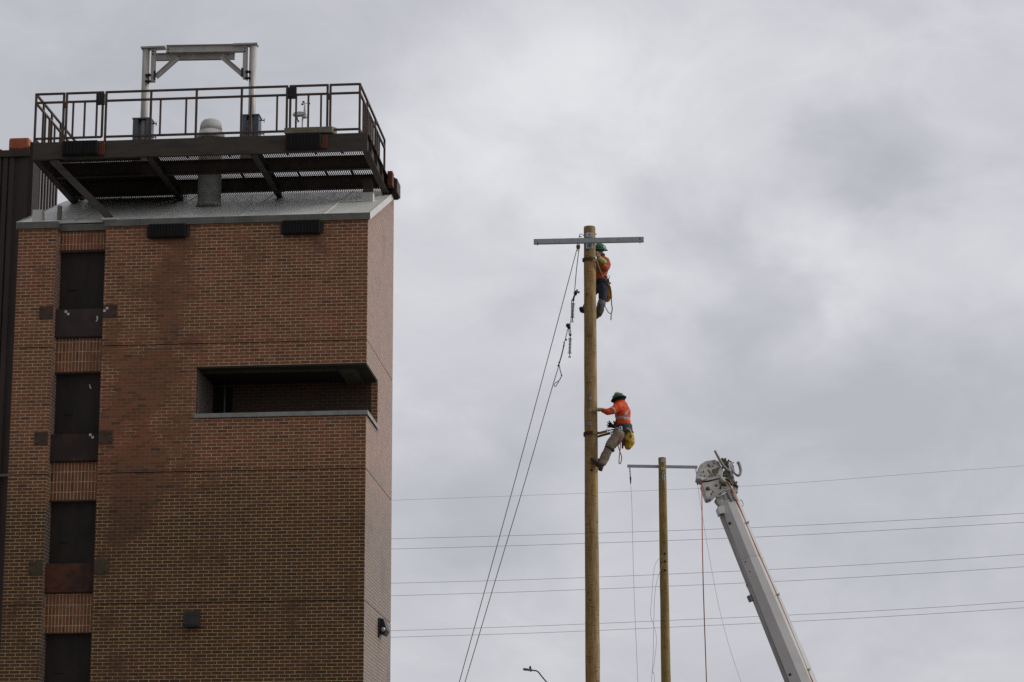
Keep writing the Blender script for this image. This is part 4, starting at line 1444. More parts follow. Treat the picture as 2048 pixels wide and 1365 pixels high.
# collar and brackets at the boom tip
o = MB()
o.prism([Bp(1434.5, 1015, -.34), Bp(1447, 1011, -.34), Bp(1450, 1026, -.34), Bp(1439, 1028, -.34)], (0, .5, 0))
o.prism([Bp(1492.5, 1168, -.2), Bp(1502, 1186, -.2), Bp(1512, 1205, -.2), Bp(1500, 1180, -.2)], (0, .2, 0))
o.build('tip_bracket', M_BOOM, D, bevel=.01)
o = MB()
o.prism([Bp(1496, 1192, -.15), Bp(1503, 1188, -.15), Bp(1509, 1200, -.15), Bp(1501.5, 1203, -.15)], (0, .22, 0))
o.build('sensor_box', M_BOOMD, D, bevel=.01)
MB().prism([Bp(1495, 1192, -.16), Bp(1497, 1191.4, -.16), Bp(1502.5, 1202.5, -.16), Bp(1500, 1203, -.16)], (0, .24, 0)).build('sensor_lens', M_BLACK, D)
# neck between boom and head
o = MB()
o.prism([Bp(1430, 999, -.22), Bp(1446, 989, -.22), Bp(1453, 1008, -.22), Bp(1441, 1013, -.22)], (0, .4, 0))
o.prism([Bp(1446, 989, -.26), Bp(1468, 976, -.26), Bp(1476, 1000, -.26), Bp(1453, 1008, -.26)], (0, .5, 0))
nk = o.build('neck', M_HEAD, D, bevel=.012)
o = MB()
o.tube([Bp(1455, 983, -.32), Bp(1463, 1003, -.32)], .035, 8)
o.tube([Bp(1462, 980, -.32), Bp(1470, 1000, -.32)], .030, 8)
o.each('extension_cylinder', M_BOOMD, D)
MB().prism([Bp(1441, 999, -.235), Bp(1444.5, 998.5, -.235), Bp(1447, 1008, -.235), Bp(1443.5, 1009, -.235)], (0, .012, 0)).build('neck_slot', M_BRIGHT, nk)
# rear pale side flange with loop
o = MB()
o.prism([Bp(1466, 968, .1), Bp(1477, 974, .1), Bp(1476, 985, .1), Bp(1470, 984, .1)], (0, .3, 0))
o.prism([Bp(1471, 984, .12), Bp(1476, 996, .12), Bp(1490, 1030, .12), Bp(1482, 1030, .12)], (0, .12, 0))
o.build('rear_flange', M_BOOM, D, bevel=.01)
MB().tube(spline([Bp(1480, 1000, .05), Bp(1484.5, 1003, .05), Bp(1486.5, 1010, .05), Bp(1484.5, 1013, .05), Bp(1480, 1011, .05)], 4), .012, 6).build('lifting_eye', M_HEAD, D)
# upper housing of the head
ub = [(1393.3, 956.7), (1396.9, 936.2), (1400.5, 929), (1411.8, 922.3), (1431.3, 919.2), (1437.4, 922.8), (1441.5, 931), (1446.7, 939.2), (1445.6, 951.5), (1437.4, 956.7), (1414.9, 961.8), (1404.6, 962.8)]
o = MB()
o.prism([Bp(x, y, -.34) for x, y in ub], (0, .62, 0))
uh = o.build('upper_housing', M_HEAD, D, bevel=.02)
o = MB()
o.prism([Bp(1424, 939.5, -.352), Bp(1440, 934.5, -.352), Bp(1437, 943, -.352), Bp(1434.5, 950, -.352), Bp(1430, 951.5, -.352), Bp(1424.5, 946, -.352)], (0, .011, 0))
o.prism([Bp(1415, 940, -.350), Bp(1419, 940.5, -.350), Bp(1423.5, 949, -.350), Bp(1420, 948, -.350)], (0, .009, 0))
o.build('greasy_opening', M_OLIVE, uh)
o = MB()
o.prism([Bp(1434, 925, -.37), Bp(1437.5, 923, -.37), Bp(1441, 931, -.37), Bp(1438.5, 932.5, -.37)], (0, .05, 0))
o.prism([Bp(1426, 920.5, -.37), Bp(1429.5, 920.5, -.37), Bp(1430, 927, -.37), Bp(1427, 927, -.37)], (0, .05, 0))
for x, y, r in ((1418.5, 931, .05), (1426, 932.5, .018), (1407, 943.5, .022), (1402, 951, .018), (1409.5, 952, .02), (1419.5, 952, .022), (1424.5, 951, .028), (1430.5, 950, .03), (1438, 951, .016), (1404, 932, .012)):
    o.lathe(Bp(x, y, -.345), (0, -1, 0), [(r, 0), (r, .03), (r * .5, .03), (r * .5, .045)], 10)
o.each('bolt_head', M_BOOMD, uh)
o = MB()
o.prism([Bp(1393.5, 953, -.40), Bp(1404, 953, -.40), Bp(1415, 958, -.40), Bp(1404, 961, -.40), Bp(1394, 958, -.40)], (0, .10, 0))
o.tube([Bp(1398, 958.5, -.40), Bp(1404.5, 960, -.40)], .045, 10)
o.build('jaw_lip', M_BOOM, uh, bevel=.012)
o = MB()
o.prism([Bp(1404, 962.5, -.28), Bp(1415, 961.5, -.28), Bp(1436, 957, -.28), Bp(1446, 953, -.28), Bp(1446, 950, -.28), Bp(1436, 958.5, -.28), Bp(1416, 964.5, -.28), Bp(1405, 965.5, -.28)], (0, .45, 0))
o.build('gap_seal', M_IRON, D)
# lower housing
lb = [(1404.3, 965), (1416, 964.5), (1436, 958.5), (1446, 953), (1457, 957), (1464, 968), (1460, 974), (1448, 978), (1431, 989), (1424, 997), (1416.5, 999.8), (1413, 998), (1408, 984), (1403, 970)]
MB().prism([Bp(x, y, -.30) for x, y in lb], (0, .55, 0)).build('lower_housing', M_HEAD, D, bevel=.02)
o = MB()
o.prism([Bp(1419, 997, -.36), Bp(1432, 984, -.36), Bp(1454, 972, -.36), Bp(1457, 975, -.36), Bp(1437, 988.5, -.36), Bp(1425, 1000, -.36), Bp(1420, 999.5, -.36)], (0, .10, 0))
o.build('flange_bar', M_DUCT, D, bevel=.008)
o = MB()
o.prism([Bp(1432, 988, -.33), Bp(1459, 971, -.33), Bp(1461, 978, -.33), Bp(1449, 984, -.33), Bp(1433, 996, -.33)], (0, .2, 0))
o.build('mount_plate', M_HEAD, D, bevel=.01)
o = MB()
o.lathe(Bp(1416.3, 978.5, -.30), (0, -1, 0), [(.060, 0), (.060, .02), (.036, .02), (.036, .05), (.015, .06)], 14)
o.lathe(Bp(1432.5, 971.5, -.30), (0, -1, 0), [(.032, 0), (.032, .03)], 10)
for x, y in ((1422.5, 988.5), (1426, 984)):
    o.prism([Bp(x - 1.4, y - 2, -.312), Bp(x + 1, y - 3, -.312), Bp(x + 2, y + 1, -.312), Bp(x - .6, y + 2.4, -.312)], (0, .011, 0))
for x, y, r in ((1440.5, 964.5, .03), (1443, 968, .022), (1441, 974, .026), (1441, 987.5, .02), (1449, 977, .016)):
    o.lathe(Bp(x, y, -.335), (0, -1, 0), [(r, 0), (r, .04)], 8)
o.each('pivot_bolt', M_OLIVE, D)
# clutter: cylinders, valves and hoses behind the housings
cl = MB()
cl.prism([Bp(1447, 942, -.18), Bp(1454, 938, -.18), Bp(1460, 944, -.18), Bp(1464, 955, -.18), Bp(1467, 968, -.18), Bp(1459, 970, -.18), Bp(1449, 955, -.18)], (0, .3, 0))
cl.prism([Bp(1443, 921, -.12), Bp(1452, 920, -.12), Bp(1458, 924, -.12), Bp(1460, 933, -.12), Bp(1455, 937, -.12), Bp(1449, 934, -.12)], (0, .24, 0))
cl.each('swivel_body', M_BOOMD, D, bevel=.015)
cl = MB()
cl.tube([Bp(1441.5, 955, -.33), Bp(1449, 966, -.33)], .055, 10)
cl.tube([Bp(1456, 930, -.25), Bp(1466, 957, -.25)], .038, 8)
cl.tube([Bp(1463, 947, -.25), Bp(1468, 965, -.25)], .035, 8)
cl.each('hydraulic_cylinder', M_HEAD, D)
cl = MB()
for x, y, r in ((1444.5, 919.8, .04), (1450.5, 919, .028), (1457, 922.5, .03), (1454.5, 926, .04), (1449.5, 930, .03), (1456, 934, .035), (1446, 935, .03), (1452.5, 951, .035), (1447.5, 953, .05), (1455, 961, .045),
                (1459, 963, .05), (1461.5, 967.5, .045), (1450, 972, .04), (1444.5, 972, .045), (1440.5, 978, .03), (1470, 970, .05), (1472.5, 966, .03), (1465, 956, .02), (1474, 974, .035)):
    cl.lathe(Bp(x, y, -.24), (0, -1, 0), [(r, -.1), (r, .06), (r * .6, .08)], 8)
cl.tube(spline([Bp(1448, 962, -.35), Bp(1453, 958, -.38), Bp(1460, 962, -.36), Bp(1464, 970, -.3)], 4), .016, 6)
cl.tube(spline([Bp(1446, 970, -.35), Bp(1452, 965, -.38), Bp(1457, 969, -.36), Bp(1462, 975, -.3)], 4), .016, 6)
cl.tube(spline([Bp(1451, 925, -.3), Bp(1456, 929, -.32), Bp(1458, 940, -.3), Bp(1463, 950, -.26)], 4), .014, 6)
cl.each('valve_fitting', M_OLIVE, D)
o = MB()
o.prism([Bp(1459, 921, .0), Bp(1465, 924, .0), Bp(1468, 934, .0), Bp(1470, 943, .0), Bp(1465, 942, .0), Bp(1461, 934, .0)], (0, .04, 0))
gp = o.build('guide_plate', M_BOOM, D, bevel=.006)
o = MB()
for x, y in ((1461.5, 923.5), (1467, 926), (1466.5, 933)):
    o.lathe(Bp(x, y, -.004), (0, -1, 0), [(.016, 0), (.016, .01)], 8)
o.each('bolt_head', M_IRON, gp)
# two curved pole guide horns
hA = spline([Bp(1430, 902.5, -.45), Bp(1434.5, 911, -.45), Bp(1440, 921, -.42), Bp(1446, 931, -.38), Bp(1452, 938, -.34), Bp(1459, 943, -.3)], 5)
n_ = len(hA)
MB().tube(hA, [.030 + .012 * i / n_ for i in range(n_)], 10).build('pole_guide_horn', M_BOOMD, D)
hB = spline([Bp(1459.5, 930, -.2), Bp(1463, 939, -.25), Bp(1468, 946, -.3), Bp(1475, 951.5, -.34), Bp(1480, 949, -.34), Bp(1481.5, 941, -.34), Bp(1479.5, 932, -.34), Bp(1476.5, 925.5, -.34)], 5)
n_ = len(hB)
MB().tube(hB, [.022 + .024 * i / n_ for i in range(n_)], 10).build('pole_guide_horn', M_BOOMD, D)
# hose along the boom with clips
hs = spline([Bp(1456.5, 966, -.40), Bp(1463, 980, -.38), Bp(1472, 1001, -.28), Bp(1484, 1030, -.22), Bp(1499.5, 1069, -.22), Bp(1526, 1130, -.22), Bp(1552.5, 1191, -.23), Bp(1590, 1282, -.25), Bp(1613, 1339, -.26), Bp(1624.5, 1365, -.27)], 4)
hs.append(foot + wid * hw_at(foot) * .75 + sideb_ * .36)
MB().tube(hs, .017, 8).build('hydraulic_hose', M_REDLINE, D)
MB().tube([q + wid * .024 for q in hs], .007, 6).build('pale_hose', M_TAN, D)
o = MB()
for x, y in ((1553, 1191), (1614, 1341), (1492, 1047)):
    q = Bp(x, y, -.25)
    o.bar(q - wid * .03, q + wid * .07, .025, .05)
    o.tube([q + wid * .02, q + wid * .08 + Vector((0, -.04, .025))], .010, 6)
o.each('hose_clip', M_HEAD, D, per=2)
# turret below the picture
o = MB()
o.box(foot.x - .5, foot.x + .9, foot.y - .5, foot.y + .6, 1.3, 3.0)
o.lathe((foot.x + .2, foot.y, .9), (0, 0, 1), [(.55, 0), (.55, .4)], 20)
o.box(foot.x - 1.2, foot.x + 5.2, foot.y - 1.1, foot.y + 1.2, .55, .9)
o.box(foot.x - .9, foot.x - .4, foot.y - 1.3, foot.y + 1.4, 0, .55)
o.box(foot.x + 4.2, foot.x + 4.7, foot.y - 1.3, foot.y + 1.4, 0, .55)
o.build('turret', M_BOOM, D, bevel=.04)
line('winch_line', [Bp(1403.5, 966, -.30), Bp(1406, 1150, -.30), at(1413, 1365, 60.4), at(1420, 1600, 60.4)], .0125, M_REDLINE,
     'taut red winch line hanging from the boom head', 'rope')


# ================================================================== people
def skinned(name, chains, Mt, parent, sub=2, disp=0., dscale=.12, root=None, k=.93, vox=None):
    """a continuous limb-and-trunk surface: rounded cones along the chains, fused and smoothed.
    chains: lists of (key, point, radius); a bare key refers back to an earlier joint"""
    J = {}
    o = MB()
    M = world_of(parent).inverted()
    for ch in chains:
        prev = None
        for item in ch:
            if not isinstance(item, str):
                kk, p, r = item
                if kk not in J:
                    rr = (r[0] + r[1]) / 2 if isinstance(r, tuple) else r
                    J[kk] = (M @ Vector(p), rr * k, (r[1] / r[0]) if isinstance(r, tuple) else 1.)
                item = kk
            if prev is not None or len(ch) == 1:
                a, b2 = J[prev or item], J[item]
                d = b2[0] - a[0]
                L_ = max(d.length, 1e-4)
                prof = [(a[1] * cos(t), -a[1] * sin(t)) for t in (1.5, 1.1, .7, .3)] + [(a[1], 0), (b2[1], L_)] + [(b2[1] * cos(t), L_ + b2[1] * sin(t)) for t in (.3, .7, 1.1, 1.5)]
                o.lathe(a[0], d if d.length > 1e-4 else Vector((0, 0, 1)), prof, 16)
            prev = item
    me = bpy.data.meshes.new(name)
    me.from_pydata(o.v, [], o.f)
    ob = bpy.data.objects.new(name, me)
    COL.objects.link(ob)
    ob.parent = parent
    rm = ob.modifiers.new('fuse', 'REMESH')
    rm.mode = 'VOXEL'
    rm.voxel_size = vox or (.005 if sub == 1 else .012)
    rm.use_smooth_shade = True
    sm = ob.modifiers.new('smooth', 'SMOOTH')
    sm.factor = .5
    sm.iterations = 2 if sub == 1 else 7
    if disp:
        tx = bpy.data.textures.new(name + '_folds', 'CLOUDS')
        tx.noise_scale = dscale
        tx.noise_depth = 2
        dm = ob.modifiers.new('folds', 'DISPLACE')
        dm.texture = tx
        dm.strength = disp
        dm.mid_level = .5
        dm.texture_coords = 'GLOBAL'
    me.materials.append(Mt)
    return ob


def hand(prefix, wrist, fwd, palm_n, side, size=1., curl=.6, spread=.25, thumb=.9):
    """chains for a hand: wrist -> palm -> four fingers and a thumb. side = thumb direction"""
    f = Vector(fwd).normalized()
    nn = Vector(palm_n)
    nn = (nn - f * nn.dot(f)).normalized()
    s_ = f.cross(nn).normalized()
    if s_.dot(Vector(side)) < 0:
        s_ = -s_
    w = Vector(wrist)
    s = size
    ch = []
    pm = w + f * .055 * s
    ch.append([(prefix + 'w', w, .028 * s), (prefix + 'p', pm, .036 * s)])
    lens = (.070, .080, .074, .056)
    for i in range(4):
        lat = (.030 - i * .020) * s
        k0 = w + f * .088 * s + s_ * lat
        L_ = lens[i] * s
        dirn = (f + s_ * (1.5 - i) * spread * .35).normalized()
        c1 = curl * (1 + .08 * i)
        d1 = (dirn * cos(c1 * .5) + nn * sin(c1 * .5)).normalized()
        d2 = (dirn * cos(c1 * 1.2) + nn * sin(c1 * 1.2)).normalized()
        d3 = (dirn * cos(c1 * 1.8) + nn * sin(c1 * 1.8)).normalized()
        a = k0 + d1 * L_ * .45
        b2 = a + d2 * L_ * .33
        c2 = b2 + d3 * L_ * .25
        ch.append([prefix + 'p', (prefix + 'k%d' % i, k0, .0165 * s), (prefix + 'a%d' % i, a, .0145 * s), (prefix + 'b%d' % i, b2, .0130 * s), (prefix + 'c%d' % i, c2, .0110 * s)])
    t0 = w + f * .030 * s + s_ * .030 * s
    t1 = t0 + (f * .5 + s_ * thumb + nn * .3).normalized() * .038 * s
    t2 = t1 + (f * .9 + s_ * thumb * .5 + nn * .4).normalized() * .032 * s
    ch.append([prefix + 'w', (prefix + 't0', t0, .020 * s), (prefix + 't1', t1, .0165 * s), (prefix + 't2', t2, .013 * s)])
    return ch


def helmet(parent, c, up, fwd, r=.135, brim=.035, patch=None, dark_under=True):
    up = Vector(up).normalized()
    fwd = Vector(fwd)
    prof = [(r * 1.0, -.01)]
    for k in range(0, 9):
        a = k / 8 * pi / 2
        prof.append((r * cos(a) + .004, r * .95 * sin(a)))
    o = MB()
    o.lathe(c, up, prof, 28, sx=1.12, sy=.98, xdir=fwd)
    # crown ridges
    side = up.cross(fwd).normalized()
    for k in (-1, 0, 1):
        pts = []
        for j in range(9):
            a = radians(28 + j * 124 / 8)
            pts.append(Vector(c) + (fwd.normalized() * cos(a) * 1.12 * r * .99 + up * sin(a) * r * .97) + side * k * .028 * (1 if 0 < j < 8 else 1.4) - up * abs(k) * .004)
        o.tube(pts, .007, 6)
    sh_ = o.build('helmet', M_HELMET, parent)
    o = MB()
    o.lathe(c, up, [(r * 1.0, -.014), (r + brim, -.026), (r + brim + .003, -.020), (r * 1.01, .006)], 32, sx=1.16, sy=1.0, xdir=fwd)
    o.build('brim', M_HELMET, sh_)
    if dark_under:
        o = MB()
        o.lathe(c, up, [(r * .96, -.075), (r * .985, -.02), (r + brim * .9, -.030), (r + brim * .9, -.028), (r * .9, -.016)], 32, sx=1.14, sy=.99, xdir=fwd)
        o.build('helmet_liner', M_GLOVED, sh_)
    if patch is not None:
        d = Vector(patch).normalized()
        q = Vector(c) + d * r * .98
        MB().lathe(q, d, [(.030, -.01), (.030, .012), (.02, .016)], 12).build('sticker', M_YELLOW, sh_)
    return sh_


def jacket_mat(name, base, slabs, stripe=(.46, .40, .36)):
    """high visibility cloth; slabs = list of (point, axis, half width, centre, radius) retro-reflective tape sewn on"""
    mt, n, b = new_mat(name)
    lk = n.links.new
    ge = N(n, 'ShaderNodeNewGeometry')
    nz = N(n, 'ShaderNodeTexNoise', Scale=11., Detail=5.)
    lk(ge.outputs['Position'], nz.inputs['Vector'])
    r = ramp(n, [(.35, tuple(v * .72 for v in base)), (.62, base)], nz.outputs['Fac'])
    acc = None
    for (pt, ax, hw, c, rad) in slabs:
        ax = Vector(ax).normalized()
        d = N(n, 'ShaderNodeVectorMath', operation='DOT_PRODUCT')
        d.inputs[1].default_value = ax
        lk(ge.outputs['Position'], d.inputs[0])
        s1 = N(n, 'ShaderNodeMath', operation='SUBTRACT')
        lk(d.outputs['Value'], s1.inputs[0])
        s1.inputs[1].default_value = ax.dot(Vector(pt))
        ab = N(n, 'ShaderNodeMath', operation='ABSOLUTE')
        lk(s1.outputs[0], ab.inputs[0])
        lt = N(n, 'ShaderNodeMath', operation='LESS_THAN')
        lk(ab.outputs[0], lt.inputs[0])
        lt.inputs[1].default_value = hw
        di = N(n, 'ShaderNodeVectorMath', operation='DISTANCE')
        lk(ge.outputs['Position'], di.inputs[0])
        di.inputs[1].default_value = Vector(c)
        l2 = N(n, 'ShaderNodeMath', operation='LESS_THAN')
        lk(di.outputs['Value'], l2.inputs[0])
        l2.inputs[1].default_value = rad
        mu = N(n, 'ShaderNodeMath', operation='MULTIPLY')
        lk(lt.outputs[0], mu.inputs[0])
        lk(l2.outputs[0], mu.inputs[1])
        if acc is None:
            acc = mu.outputs[0]
        else:
            mx = N(n, 'ShaderNodeMath', operation='MAXIMUM')
            lk(acc, mx.inputs[0])
            lk(mu.outputs[0], mx.inputs[1])
            acc = mx.outputs[0]
    fin = N(n, 'ShaderNodeMix', data_type='RGBA')
    if acc is not None:
        lk(acc, fin.inputs['Factor'])
    else:
        fin.inputs['Factor'].default_value = 0
    lk(r.outputs[0], fin.inputs['A'])
    fin.inputs['B'].default_value = (*stripe, 1)
    lk(fin.outputs['Result'], b.inputs['Base Color'])
    b.inputs['Roughness'].default_value = .75
    n2 = N(n, 'ShaderNodeTexNoise', Scale=16., Detail=4.)
    lk(ge.outputs['Position'], n2.inputs['Vector'])
    bp = N(n, 'ShaderNodeBump', Strength=.7, Distance=.02)
    lk(n2.outputs['Fac'], bp.inputs['Height'])
    lk(bp.outputs[0], b.inputs['Normal'])
    return mt


# ---------------- lower worker, leaning back on the strap, seen from behind and to his left
def Q(x, y, d=0.):
    return at(x, y, Y1 + d)


LW = thing('person', 'lower worker in orange jacket and taupe trousers leaning back from the pole', 'person', Q(1203, 940), IDN, 'line workers on the pole')
body = [[('pel', Q(1242, 862), .115), ('sp1', Q(1244, 846), .105), ('sp2', Q(1245, 828), .125), ('ch', Q(1241, 815), .12), ('nk', Q(1237, 804, .0), .055), ('hd', Q(1234.5, 797.5, .0), .082), ('tp', Q(1234, 790, .0), .072)],
        ['hd', ('nose', Q(1227, 799.5, .05), .022)],
        ['ch', ('ls', Q(1238, 812, -.17), .06), ('le', Q(1217.5, 824.5, -.26), .045), ('lw', Q(1205.5, 819, -.20), .03), ('lh', Q(1202, 818, -.18), .028)],
        ['ch', ('rs', Q(1243, 812, .19), .06), ('re', Q(1240, 838, .30), .045), ('rw', Q(1230, 853, .22), .03), ('rh', Q(1226, 855, .20), .028)],
        ['pel', ('lhip', Q(1241, 868, -.11), .105), ('lk', Q(1220, 893, -.18), .065), ('la', Q(1203, 929, -.21), .045), ('lf', Q(1195, 929, -.22), .04)],
        ['pel', ('rhip', Q(1241, 868, .11), .105), ('rk', Q(1220, 889, .22), .065), ('ra', Q(1203, 922, .23), .045), ('rf', Q(1194, 921, .23), .04)]]
skinned('body', body, M_SKIN, LW)
st_ = [(Q(1225, 820, -.24), Q(1232, 815, -.2) - Q(1218, 825, -.25), .022, Q(1226, 820, -.24), .14),
       (Q(1246, 838), Q(1244, 820) - Q(1247, 860) + Vector((.06, 0, 0)), .026, Q(1245, 838), .27),
       (Q(1253, 827, -.1), Vector((.66, 0, -.42)), .024, Q(1251, 828, -.1), .105),
       (Q(1258, 830, 0), Vector((.85, 0, .40)), .020, Q(1256, 822, 0), .11)]
JM = jacket_mat('orange_hi_vis_jacket', (.82, .088, .012), st_)
jk = [[('hem', Q(1247, 848), (.185, .165)), ('w', Q(1246, 838), (.180, .165)), ('b', Q(1245, 825), (.200, .185)), ('c', Q(1241, 814), (.175, .175)), ('n', Q(1237.5, 805, .0), .105), ('hood', Q(1236, 800, .0), .100)],
      ['c', ('ls', Q(1236, 815, -.17), .105), ('lm', Q(1226, 821, -.25), .090), ('le', Q(1215.5, 825, -.27), .080), ('lf', Q(1208.5, 822, -.23), .062), ('lw', Q(1204.5, 820.5, -.20), .050)],
      ['c', ('rs', Q(1243, 815, .18), .10), ('re', Q(1241, 836, .30), .080), ('rw', Q(1233, 850, .24), .050)]]
skinned('jacket', jk, JM, LW, disp=.03, dscale=.10, root='b')
vent_ = [[('a', Q(1237, 838, -.02), .06), ('b', Q(1235, 848, .0), .075), ('c', Q(1237, 855, .03), .06)]]
skinned('jacket_front_flap', vent_, mat('dark_jacket_lining', (.085, .045, .045), (.045, .028, .03), rough=.8), LW)
# trousers
tr = [[('pel', Q(1244, 862), (.155, .15)), ('seat', Q(1247, 874, 0), (.15, .135))],
      ['pel', ('l1', Q(1238, 872, -.13), .145), ('l2', Q(1228, 884, -.17), .135), ('lk', Q(1221, 892, -.19), .125), ('lk2', Q(1217.5, 900, -.20), .098), ('l3', Q(1211, 914, -.21), .102), ('l4', Q(1205, 927, -.22), .088)],
      ['pel', ('r1', Q(1238, 871, .13), .14), ('r2', Q(1228, 881, .18), .13), ('rk', Q(1221, 889, .2), .120), ('rk2', Q(1217.5, 897, .21), .095), ('r3', Q(1211, 909, .22), .098), ('r4', Q(1205, 921, .23), .085)]]
skinned('trousers', tr, M_TROUSER, LW, disp=.035, dscale=.09)
kb = MB()
for (c_, ax) in ((Q(1219.3, 898, -.195), Q(1222, 892, -.19) - Q(1211, 914, -.21)),):
    ax = ax.normalized()
    kb.lathe(c_ - ax * .02, ax, [(.112, 0), (.118, .01), (.118, .03), (.112, .04)], 20)
kb.build('knee_strap', M_BOOT, LW)
# boots with climbing irons
for k, dd, yy in ((0, -.22, 0), (1, .24, -7)):
    bt = [[('sh', Q(1206.5, 924 + yy, dd), .080), ('an', Q(1202, 932 + yy, dd), .066), ('he', Q(1201, 938 + yy, dd), .060)],
          ['an', ('mid', Q(1194, 928 + yy, dd + .01), .054), ('ball', Q(1187.5, 922 + yy, dd + .02), .050), ('toe', Q(1183.5, 918 + yy, dd + .02), .036)]]
    bo_ = skinned('boot', bt, M_BOOT, LW, root='an')
    o = MB()
    o.bar(Q(1204, 942 + yy, dd), Q(1196.5, 935.5 + yy, dd), .10, .03)
    o.bar(Q(1195, 934 + yy, dd), Q(1184, 922 + yy, dd), .10, .018)
    o.build('sole', M_BLACK, bo_)
    o = MB()
    o.bar(Q(1200, 934 + yy, dd + .06), Q(1209, 912 + yy, dd + .09), .02, .035)
    o.tube([Q(1199, 936 + yy, dd + .05), Q(1192, 944 + yy, dd + .04)], [.012, .003], 6)
    o.build('climbing_iron', M_IRON, bo_)
# gloves
gl_ = hand('L', Q(1205, 819.8, -.20), Vector((-1, .1, .05)), Vector((0, .2, -1)), Vector((0, 1, 0)), 1.35, curl=.75)
skinned('glove', gl_, M_GLOVE, LW, sub=1)
MB().tube([Q(1206.5, 820.5, -.2), Q(1203.6, 819.3, -.2)], [.048, .042], 12).build('glove_cuff', M_LIME, LW)
gr_ = hand('R', Q(1230.5, 855, .22), Q(1222, 852, .2) - Q(1230.5, 855.5, .22), Vector((-.3, -1, 0)), Vector((0, 0, 1)), 1.25, curl=.35, spread=.9, thumb=1.4)
skinned('glove', gr_, M_GLOVED, LW, sub=1)
helmet(LW, Q(1236.8, 797.0, .0), Vector((.10, .16, 1)) + Vector((-.32, .10, 0)), Vector((-1, .35, -.28)), .123, .028, patch=Vector((-.50, -.40, .88)))
MB().tube([Q(1246.5, 797, -.02), Q(1246, 800, -.03)], .012, 6).build('helmet_ratchet', M_VENT, LW)

# belt and gear of the lower worker
bl_ = thing('tool_belt', 'wide charcoal climbing belt on the lower worker', 'belt', Q(1246, 862), IDN, 'climbing belts')
c0 = Q(1247.5, 858)
axb = (Q(1246, 846) - Q(1248, 866)).normalized()
MB().lathe(c0 - axb * .09, axb, [(.192, 0), (.200, .02), (.200, .15), (.186, .18)], 28, sx=1., sy=.92).build('belt_pad', M_BELT, bl_)
o = MB()
o.lathe(c0 - axb * .11, axb, [(.200, 0), (.206, .01), (.206, .05), (.2, .06)], 28, sx=1., sy=.92)
o.build('leather_band', M_LEATHER, bl_)
o = MB()
q = Q(1240.8, 859, -.21)
o.tube([q + Vector((.030 * cos(a), 0, .062 * sin(a))) for a in [k * pi / 8 for k in range(16)]], .016, 8, closed=True)
o.box(q.x - .022, q.x + .022, q.y - .006, q.y + .006, q.z - .055, q.z + .02)
o.build('snap_hook', M_BRIGHT, bl_)
o = MB()
o.tube(spline([Q(1229, 861, -.16), Q(1231, 857.5, -.17), Q(1235, 856.5, -.18), Q(1237, 860, -.18)], 4), .014, 6)
o.tube(spline([Q(1252, 858, -.2), Q(1256, 857, -.2), Q(1260, 860, -.18), Q(1261, 866, -.18)], 4), .012, 6)
o.build('side_ring', M_HEAD, bl_)
o = MB()
o.prism([Q(1262, 860, -.1), Q(1268, 865, -.1), Q(1266, 867, -.1), Q(1261, 864, -.1)], (0, .05, 0))
o.prism([Q(1243, 878, -.19), Q(1247, 878, -.19), Q(1247, 897, -.19), Q(1243.5, 897, -.19)], (0, .05, 0))
o.build('holster', M_BOOT, bl_, bevel=.006)
skinned('leather_pouch', [[('a', Q(1248, 866, -.12), (.075, .06)), ('b', Q(1247.5, 880, -.12), (.065, .05)), ('c', Q(1247, 889, -.12), (.045, .04))]],
        mat('dark_leather_pouch', (.10, .055, .025), (.045, .028, .018), rough=.7, scale=14), bl_)


def tool_bag(label, pts, Mt, parent_base, handle):
    t = thing('tool_bag', label, 'tool bag', parent_base, IDN, 'yellow tool bags on the belts')
    skinned('bag', [pts], Mt, t, disp=.03, dscale=.07)
    MB().tube(handle, .012, 6).build('strap', M_BOOT, t)
    return t


tb = tool_bag('bulging yellow tool bag hanging from the lower worker belt',
              [('a', Q(1256, 866, -.08), (.085, .08)), ('b', Q(1258, 873, -.08), (.135, .11)), ('c', Q(1258.5, 884, -.08), (.140, .12)), ('d', Q(1256.5, 892, -.08), (.105, .09)), ('e', Q(1256, 894.5, -.08), (.06, .05))],
              M_YELLOW, Q(1257, 896, -.08), spline([Q(1251, 868, -.2), Q(1256, 862, -.2), Q(1262, 866, -.16), Q(1262, 876, -.20)], 4))
o = MB()
for a, b2 in (((1262, 866), (1261, 877)), ((1252, 884), (1256, 879)), ((1256, 879), (1259, 886)), ((1251, 872), (1251, 884))):
    o.tube([Q(*a, -.215), Q(*b2, -.215)], .007, 6)
o.build('seam', M_OLIVE, tb)

line('lanyard_rope', spline([Q(1240.5, 864, -.25), Q(1241, 880, -.26), Q(1240.8, 893, -.26), Q(1239.6, 905, -.24), Q(1238, 922, -.22), Q(1238.8, 928, -.22), Q(1241.5, 926, -.22), Q(1243.3, 916, -.22), Q(1241.5, 908, -.23),
                             Q(1238.5, 900, -.23), Q(1236, 890, -.22), Q(1234.5, 884, -.2)], 4), .0105, M_TANROPE,
     'orange rope hanging in a loop below the lower worker', 'rope', 'ropes hanging from the belts', smooth=False)
# positioning strap round the pole
ps = thing('positioning_strap', 'ochre and brown strap around the pole holding the lower worker', 'strap', Q(1190, 872), IDN, 'pole straps')
zc = Q(1180, 868.5).z
pcx = pc(p1t, p1b, zc)
RS = .158


def ring_arc(a0, a1, dz0, dz1, r=RS, n=24):
    return [Vector((pcx.x + r * cos(a0 + (a1 - a0) * k / n), pcx.y + r * sin(a0 + (a1 - a0) * k / n), zc + dz0 + (dz1 - dz0) * k / n)) for k in range(n + 1)]


def ribbon(pts, h, t):
    o = MB()
    for a, b2 in zip(pts[:-1], pts[1:]):
        e = (b2 - a).normalized() * .002
        o.bar(a - e, b2 + e, t, h)
    return o


